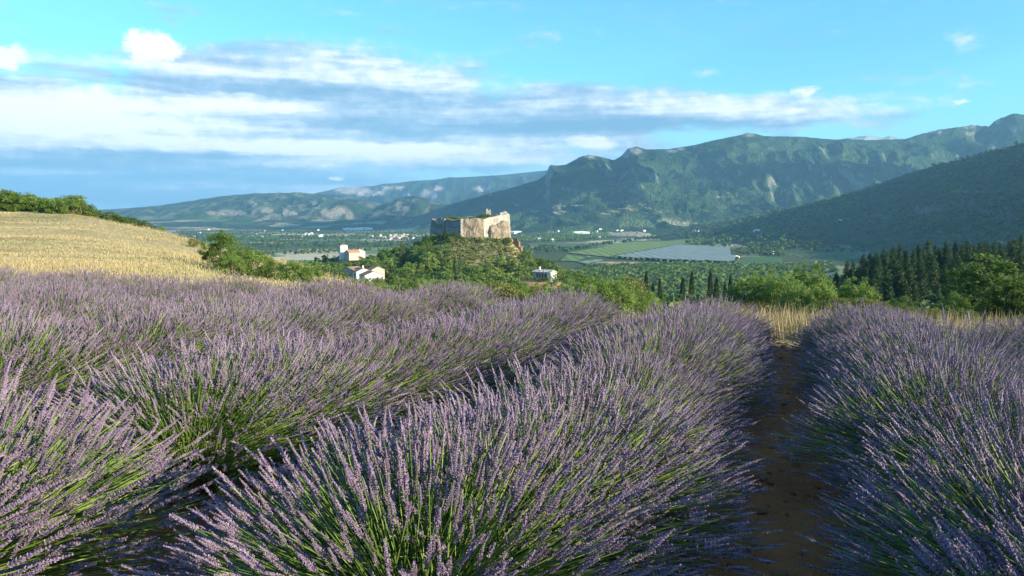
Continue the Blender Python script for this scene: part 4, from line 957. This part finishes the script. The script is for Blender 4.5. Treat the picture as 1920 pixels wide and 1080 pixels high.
# ------------------------------------------------------------------ houses
def house(name, loc, rz, w, l, h, rh, wall, roof, label, cat='house', chimney=None, wins=(), door=None, mono=False, group=None, eave=.35):
    """gable end faces -y before turning; w along x, l along y"""
    e = empty(name, loc, rz); tag(e, label, cat, group)
    A = Acc(); hw, hl = w / 2, l / 2
    pk = h + rh; V = [(-hw, -hl, -5), (hw, -hl, -5), (hw, -hl, h), (0 if not mono else -hw, -hl, pk), (-hw, -hl, h), (-hw, hl, -5), (hw, hl, -5), (hw, hl, h), (0 if not mono else -hw, hl, pk), (-hw, hl, h)]
    if mono: A.add(V, Q=[[0, 1, 2, 4], [6, 5, 9, 7], [1, 6, 7, 2], [5, 0, 4, 9], [4, 3, 8, 9]], T=[[4, 2, 3], [7, 9, 8]])
    else: A.add(V, Q=[[0, 1, 2, 4], [6, 5, 9, 7], [1, 6, 7, 2], [5, 0, 4, 9]], T=[[4, 2, 3], [7, 9, 8]])
    link('wall', A.mesh('wall', MAT[wall]), e)
    A = Acc(); t = .18; ov = eave
    def slab(xa, za, xb, zb):
        dx, dz = xb - xa, zb - za; L = math.hypot(dx, dz); nx, nz = -dz / L * t, dx / L * t
        if nz < 0: nx, nz = -nx, -nz
        V = [(xa, -hl - ov, za + .02), (xb, -hl - ov, zb + .02), (xb, hl + ov, zb + .02), (xa, hl + ov, za + .02)]; V += [(v[0] + nx, v[1], v[2] + nz) for v in V]
        A.add(V, Q=[[0, 3, 2, 1], [4, 5, 6, 7], [0, 1, 5, 4], [1, 2, 6, 5], [2, 3, 7, 6], [3, 0, 4, 7]])
    if mono: slab(-hw - ov * .3, pk + ov * rh / w * .3, hw + ov, h - ov * rh / w)
    else:
        s = rh / hw; slab(0, pk, hw + ov, h - ov * s); slab(0, pk + .01, -hw - ov, h - ov * s)
    ro = link('roof', A.mesh('roof', MAT[roof]), e)
    if chimney:
        A = Acc(); A.box((chimney[0], chimney[1], pk + .3), (.4, .4, 1.0)); A.box((chimney[0], chimney[1], pk + 1.35), (.52, .52, .08)); link('chimney', A.mesh('chimney', MAT['plaster']), ro)
    def opening(nm, side, pos, z, ww, hh, mat):
        # side: f front gable, l left wall, r right wall
        A = Acc()
        if side == 'f': c = (pos, -hl - .02, z); hf = (ww / 2, .06, hh / 2)
        elif side == 'l': c = (-hw - .02, pos, z); hf = (.06, ww / 2, hh / 2)
        else: c = (hw + .02, pos, z); hf = (.06, ww / 2, hh / 2)
        A.box(c, hf); o = link(nm, A.mesh(nm, MAT[mat]), e)
        B = Acc(); f = .09
        for sg in (-1, 1):
            if side == 'f': B.box((c[0] + sg * (hf[0] + f / 2), c[1] - .03, z), (f / 2, .06, hh / 2 + f)); B.box((c[0], c[1] - .03, z + sg * (hh / 2 + f / 2)), (hf[0], .055, f / 2))
            else: B.box((c[0], c[1] + sg * (hf[1] + f / 2), z), (.1, f / 2, hh / 2 + f)); B.box((c[0], c[1], z + sg * (hh / 2 + f / 2)), (.09, hf[1], f / 2))
        link('frame', B.mesh('frame', MAT['dark_wood' if nm == 'door' else 'plaster_tan']), o)
    for wv in wins: opening('window', *wv, 'glass')
    if door: opening('door', *door, 'dark_wood')
    return e
def hs(px, D, base_py):
    x = u_of(px) * D; return (x, D, float(z_at(base_py, D)))
# two white gabled houses below the wood on the left (gable towards the camera and the sun)
house('white_house', hs(694, 430, 526), radians(32), 10.4, 8.5, 3.2, 1.9, 'plaster', 'roof_brown', 'nearer white gabled house with brown roof below the castle wood', 'house', None, [('f', -2.2, 1.4, .9, 1.1), ('l', 0, 1.4, 1.1, 1.1)], ('f', 2.2, 1.0, 1.0, 2.0))
house('white_house', hs(676, 450, 519), radians(32), 9, 8.5, 3.3, 1.8, 'plaster', 'roof_brown', 'white house with a chimney behind the nearer gabled house', 'house', (.6, -1), [('l', -1, 1.6, 1.2, 1.3)])
house('brown_roof_house', hs(660, 455, 516), radians(-30), 10.4, 9, 3, 1.9, 'plaster_tan', 'roof_brown', 'low house with weathered brown roof left of the white houses', 'house')
house('shed_roof', hs(703, 462, 514), radians(32), 8, 8, 2.9, 1.8, 'plaster_tan', 'roof_brown', 'small dark roofed outbuilding behind the white gabled houses', 'outbuilding')
# tower farm
def tower():
    x, y, z = hs(643, 592, 481); e = empty('tower_house', (x, y, z), radians(24)); tag(e, 'square plastered tower with brown hipped roof on the left of the wood', 'tower')
    A = Acc(); A.box((0, 0, 2.4), (2.6, 2.6, 6.2)); link('wall', A.mesh('wall', MAT['plaster']), e)
    A = Acc(); A.add([(-2.9, -2.9, 8.6), (2.9, -2.9, 8.6), (2.9, 2.9, 8.6), (-2.9, 2.9, 8.6), (0, 0, 9.9)], T=[[0, 1, 4], [1, 2, 4], [2, 3, 4], [3, 0, 4]], Q=[[3, 2, 1, 0]]); link('roof', A.mesh('roof', MAT['roof_brown']), e)
    for s in (-.8, .8):
        A = Acc(); A.box((s, -2.62, 6.4), (.3, .06, .45)); link('window', A.mesh('window', MAT['glass']), e)
    A = Acc(); A.box((-2.62, 0, 5.6), (.06, .35, .5)); link('window', A.mesh('window', MAT['glass']), e)
tower()
house('farm_wing', hs(660, 588, 481), radians(-50), 6.7, 9.3, 3.3, 1.6, 'plaster_tan', 'roof_red', 'red roofed farm wing attached right of the plastered tower', 'farmhouse', None, [('f', 0, 1.5, .8, .9), ('l', 1, 1.5, .8, .9), ('l', -1.5, 1.5, .8, .9)])
house('farm_barn', hs(671, 600, 479), radians(30), 8, 8, 3.2, 1.7, 'plaster', 'roof_red', 'small pale barn at the right end of the tower farm', 'barn')
# long house on its terrace at the right
house('terrace_house', hs(1021, 400, 522), radians(52), 5.6, 10.5, 3.4, 1.0, 'plaster_tan', 'roof_pale', 'long low house with pale roof and white gable on the right terrace', 'house', (0, 3), [('l', 2.4, 1.7, .9, 2.0), ('l', .8, 1.7, .7, 2.0), ('l', -.8, 1.7, .7, 2.0)], ('l', -2.8, 1.2, 1.0, 2.2))
house('white_annex', hs(1035, 392, 524), radians(35), 3.6, 3.0, 3.6, .7, 'plaster', 'roof_pale', 'white square annex at the right end of the terrace house', 'house')
for px, h in [(1003, 5.5), (1011, 5), (1019, 6.0), (1042, 4.2)]:
    x, y, z = hs(px, 390, 525); e = Acc(); e.box((0, 0, h / 2), (.11, .11, h / 2)); e.box((0, 0, h - .3), (.5, .06, .06)); o = link('utility_pole', e.mesh('utility_pole', MAT['dark_wood']), None, (x, y, z)); tag(o, 'thin dark pole standing in front of the terrace house', 'pole', 'poles by the terrace house')
at(1047, 388, 515, BUSH[0], 'round_shrub', 'round green shrub at the right corner of the white annex', 'bush')
A = Acc()
x0, y0, z0 = hs(998, 388, 526)
for i in range(40): A.box((i * .36 - 7, 0, .75), (.3, .5 + .2 * rng.random(), .7 + .15 * rng.random()), rng.uniform(0, 1), a=rng.random() * .5, taper=.8)
tag(link('clipped_hedge', A.mesh('clipped_hedge', MAT['leaf_dark']), None, (x0, y0, z0 - .1)), 'dark clipped hedge in front of the terrace house', 'hedge')
# terrace
A = Acc(); x0, y0, z0 = hs(1014, 388, 528); n, m = 26, 8; th, ph = np.meshgrid(np.linspace(0, 2 * pi, n), np.linspace(0, pi / 2, m)); V = np.stack([np.cos(th) * np.cos(ph) ** .6 * 14, np.sin(th) * np.cos(ph) ** .6 * 11, np.minimum(np.sin(ph) * 9, 5.6) + (fbm(np.cos(th) * 4, np.sin(th) * 4 + ph, 3, 2) - .5) * .5], 2).reshape(-1, 3); idx = np.arange(n * m).reshape(m, n)
A.add(V, Q=np.stack([idx[:-1, :-1], idx[:-1, 1:], idx[1:, 1:], idx[1:, :-1]], 2).reshape(-1, 4)); o = link('terrace_bank', A.mesh('terrace_bank', MAT['rock_earth'], True), None, (x0, y0 + 3, z0 - 5.75)); o['kind'] = 'structure'
house('white_cottage', hs(800, 540, 479), radians(20), 5, 4, 2.6, 1.0, 'plaster', 'roof_pale', 'tiny white cottage half hidden in the wood below the fortress', 'house')
# valley farms and sheds
def vh(name, px, py, w, l, h, rh, rz, wall, roof, label, cat, group=None, z=VAL):
    x, y = land_pt(px, py); zz = max(ground(x, y), z - 5); return house(name, (x, y, zz), radians(rz), w, l, h, rh, wall, roof, label, cat, None, [('f', 0, h * .5, w * .2, h * .3)] if w > 9 else (), None, False, group)
vh('valley_farm', 1378, 485, 20, 15, 6, 3.5, 25, 'plaster', 'roof_pale', 'white valley farmhouse at the corner of the netted orchard', 'farmhouse')
vh('valley_farm', 1404, 478, 9, 8, 5, 3, 10, 'plaster', 'roof_pale', 'small white shed right of the orchard farmhouse', 'shed')
vh('valley_farm', 1447, 476, 14, 12, 6, 3, 40, 'plaster', 'roof_red', 'farmhouse among trees right of the orchard', 'farmhouse')
vh('valley_farm', 1305, 435, 34, 20, 6, 4, 30, 'plaster', 'roof_pale', 'long pale farm left of two on the green field edge', 'farmhouse')
vh('valley_farm', 1421, 435, 34, 24, 7, 5, 30, 'plaster', 'roof_pale', 'white roofed farm right of two on the green field edge', 'farmhouse')
vh('valley_farm', 1575, 415, 40, 20, 5, 3, 80, 'plaster_tan', 'roof_pale', 'long grey barn in the shade of the right ridge', 'barn')
vh('warehouse', 1010, 451, 40, 36, 9, 4, 20, 'shed_white', 'shed_white', 'white warehouse right of the fortress hill', 'warehouse')
vh('warehouse', 1036, 452, 20, 20, 8, 3, 20, 'shed_white', 'shed_white', 'small white shed right of the white warehouse', 'warehouse')
vh('warehouse', 682, 430.5, 120, 40, 12, 4, 20, 'shed_white', 'shed_white', 'long white factory shed on the far valley floor', 'warehouse')
vh('warehouse', 655, 431, 90, 30, 12, 4, 10, 'shed_white', 'shed_white', 'pale factory shed left of the long white one', 'warehouse')
vh('warehouse', 966, 438, 90, 40, 10, 4, 60, 'shed_white', 'shed_white', 'long pale shed just right of the fortress rock', 'warehouse')
vh('warehouse', 1090, 437, 90, 26, 8, 3, 5, 'shed_white', 'shed_white', 'row of white greenhouses right of the fortress', 'greenhouse')
vh('warehouse', 603, 444, 30, 20, 9, 4, 20, 'shed_white', 'shed_white', 'small white barn on the left valley floor', 'barn')
for i in range(34):
    px = rng.normal(742, 22); py = rng.uniform(441, 449); vh('village_house', px, py, rng.uniform(9, 16), rng.uniform(8, 13), rng.uniform(5, 8), 3, rng.uniform(-40, 60), ['plaster', 'plaster_tan'][i % 2], ['roof_red', 'roof_pale'][i % 2], 'little pale house of the far village left of the fortress', 'house', 'houses of the far village')
x, y = land_pt(757, 446); e = empty('church_tower', (x, y, VAL)); tag(e, 'small square church tower above the far village', 'tower'); A = Acc(); A.box((0, 0, 10), (4, 4, 12), .4); link('wall', A.mesh('wall', MAT['plaster_tan']), e); A = Acc(); A.box((0, 0, 23.5), (4.2, 4.2, 2), .4, taper=.1); link('roof', A.mesh('roof', MAT['roof_brown']), e)
for i in range(26):
    px = rng.choice([rng.uniform(350, 620), rng.uniform(960, 1220)]); py = rng.uniform(431, 447); vh('valley_house', px, py, rng.uniform(10, 22), 10, 6, 3, rng.uniform(-40, 60), 'plaster', 'roof_pale', 'isolated pale farmhouse far out on the valley floor', 'house', 'isolated far farmhouses')

# ------------------------------------------------------------------ unseen clouds added right of the view to cast shadows on the mountains
plain('cloud_white', (.85, .86, .88), sc=.002, var=.04)
def shade_cloud(tx, ty, tz, height, rx, ry, ang, seed):
    t = (height - tz) / SV[2]; c = np.array([tx, ty, tz]) + SV * t; n, m = 64, 24; th, ph = np.meshgrid(np.linspace(0, 2 * pi, n), np.linspace(-pi / 2, pi / 2, m))
    X = np.cos(th) * np.cos(ph); Y = np.sin(th) * np.cos(ph); Z = np.sin(ph); k = .6 + .9 * fbm(X * 2.2 + seed, Y * 2.2 + Z * .8, 5, seed)
    x, y = X * rx * k, Y * ry * k; V = np.stack([x * cos(ang) - y * sin(ang), x * sin(ang) + y * cos(ang), np.where(Z > 0, Z * 260 * k ** 2, Z * 60)], 2).reshape(-1, 3)
    idx = np.arange(n * m).reshape(m, n); A = Acc(); A.add(V, Q=np.stack([idx[:-1, :-1], idx[:-1, 1:], idx[1:, 1:], idx[1:, :-1]], 2).reshape(-1, 4))
    o = link('cloud', A.mesh('cloud', MAT['cloud_white'], True), None, tuple(c)); tag(o, 'white flat based cloud', None, None, 'structure')
shade_cloud(-200, 6000, 60, 1650, 800, 420, .9, 3)
shade_cloud(2650, 6000, 230, 1800, 900, 260, -.1, 5)

# ------------------------------------------------------------------ air
def haze():
    A = Acc(); A.box((0, 2000, (1150 + VAL - 12) / 2), (19500, 21500, (1150 - VAL + 12) / 2)); m = bpy.data.materials.new('haze'); m.use_nodes = True; t = NT(m.node_tree)
    for n in list(t.n):
        if n.type != 'OUTPUT_MATERIAL': t.n.remove(n)
    v = t.node('ShaderNodeVolumePrincipled'); v.inputs['Color'].default_value = (.32, .68, 1.0, 1); v.inputs['Density'].default_value = HAZE_DENSITY; v.inputs['Anisotropy'].default_value = .1
    t.l.new(v.outputs[0], t.n['Material Output'].inputs['Volume']); m.cycles.homogeneous_volume = True if hasattr(m.cycles, 'homogeneous_volume') else False
    o = link('haze', A.mesh('haze', m)); o['kind'] = 'stuff'; o['label'] = 'thin bluish haze over the valley'; o['category'] = 'haze'
haze()
print('tris', sum(len(m.loops) - 2 * len(m.polygons) for m in bpy.data.meshes), 'objects', len(bpy.data.objects))
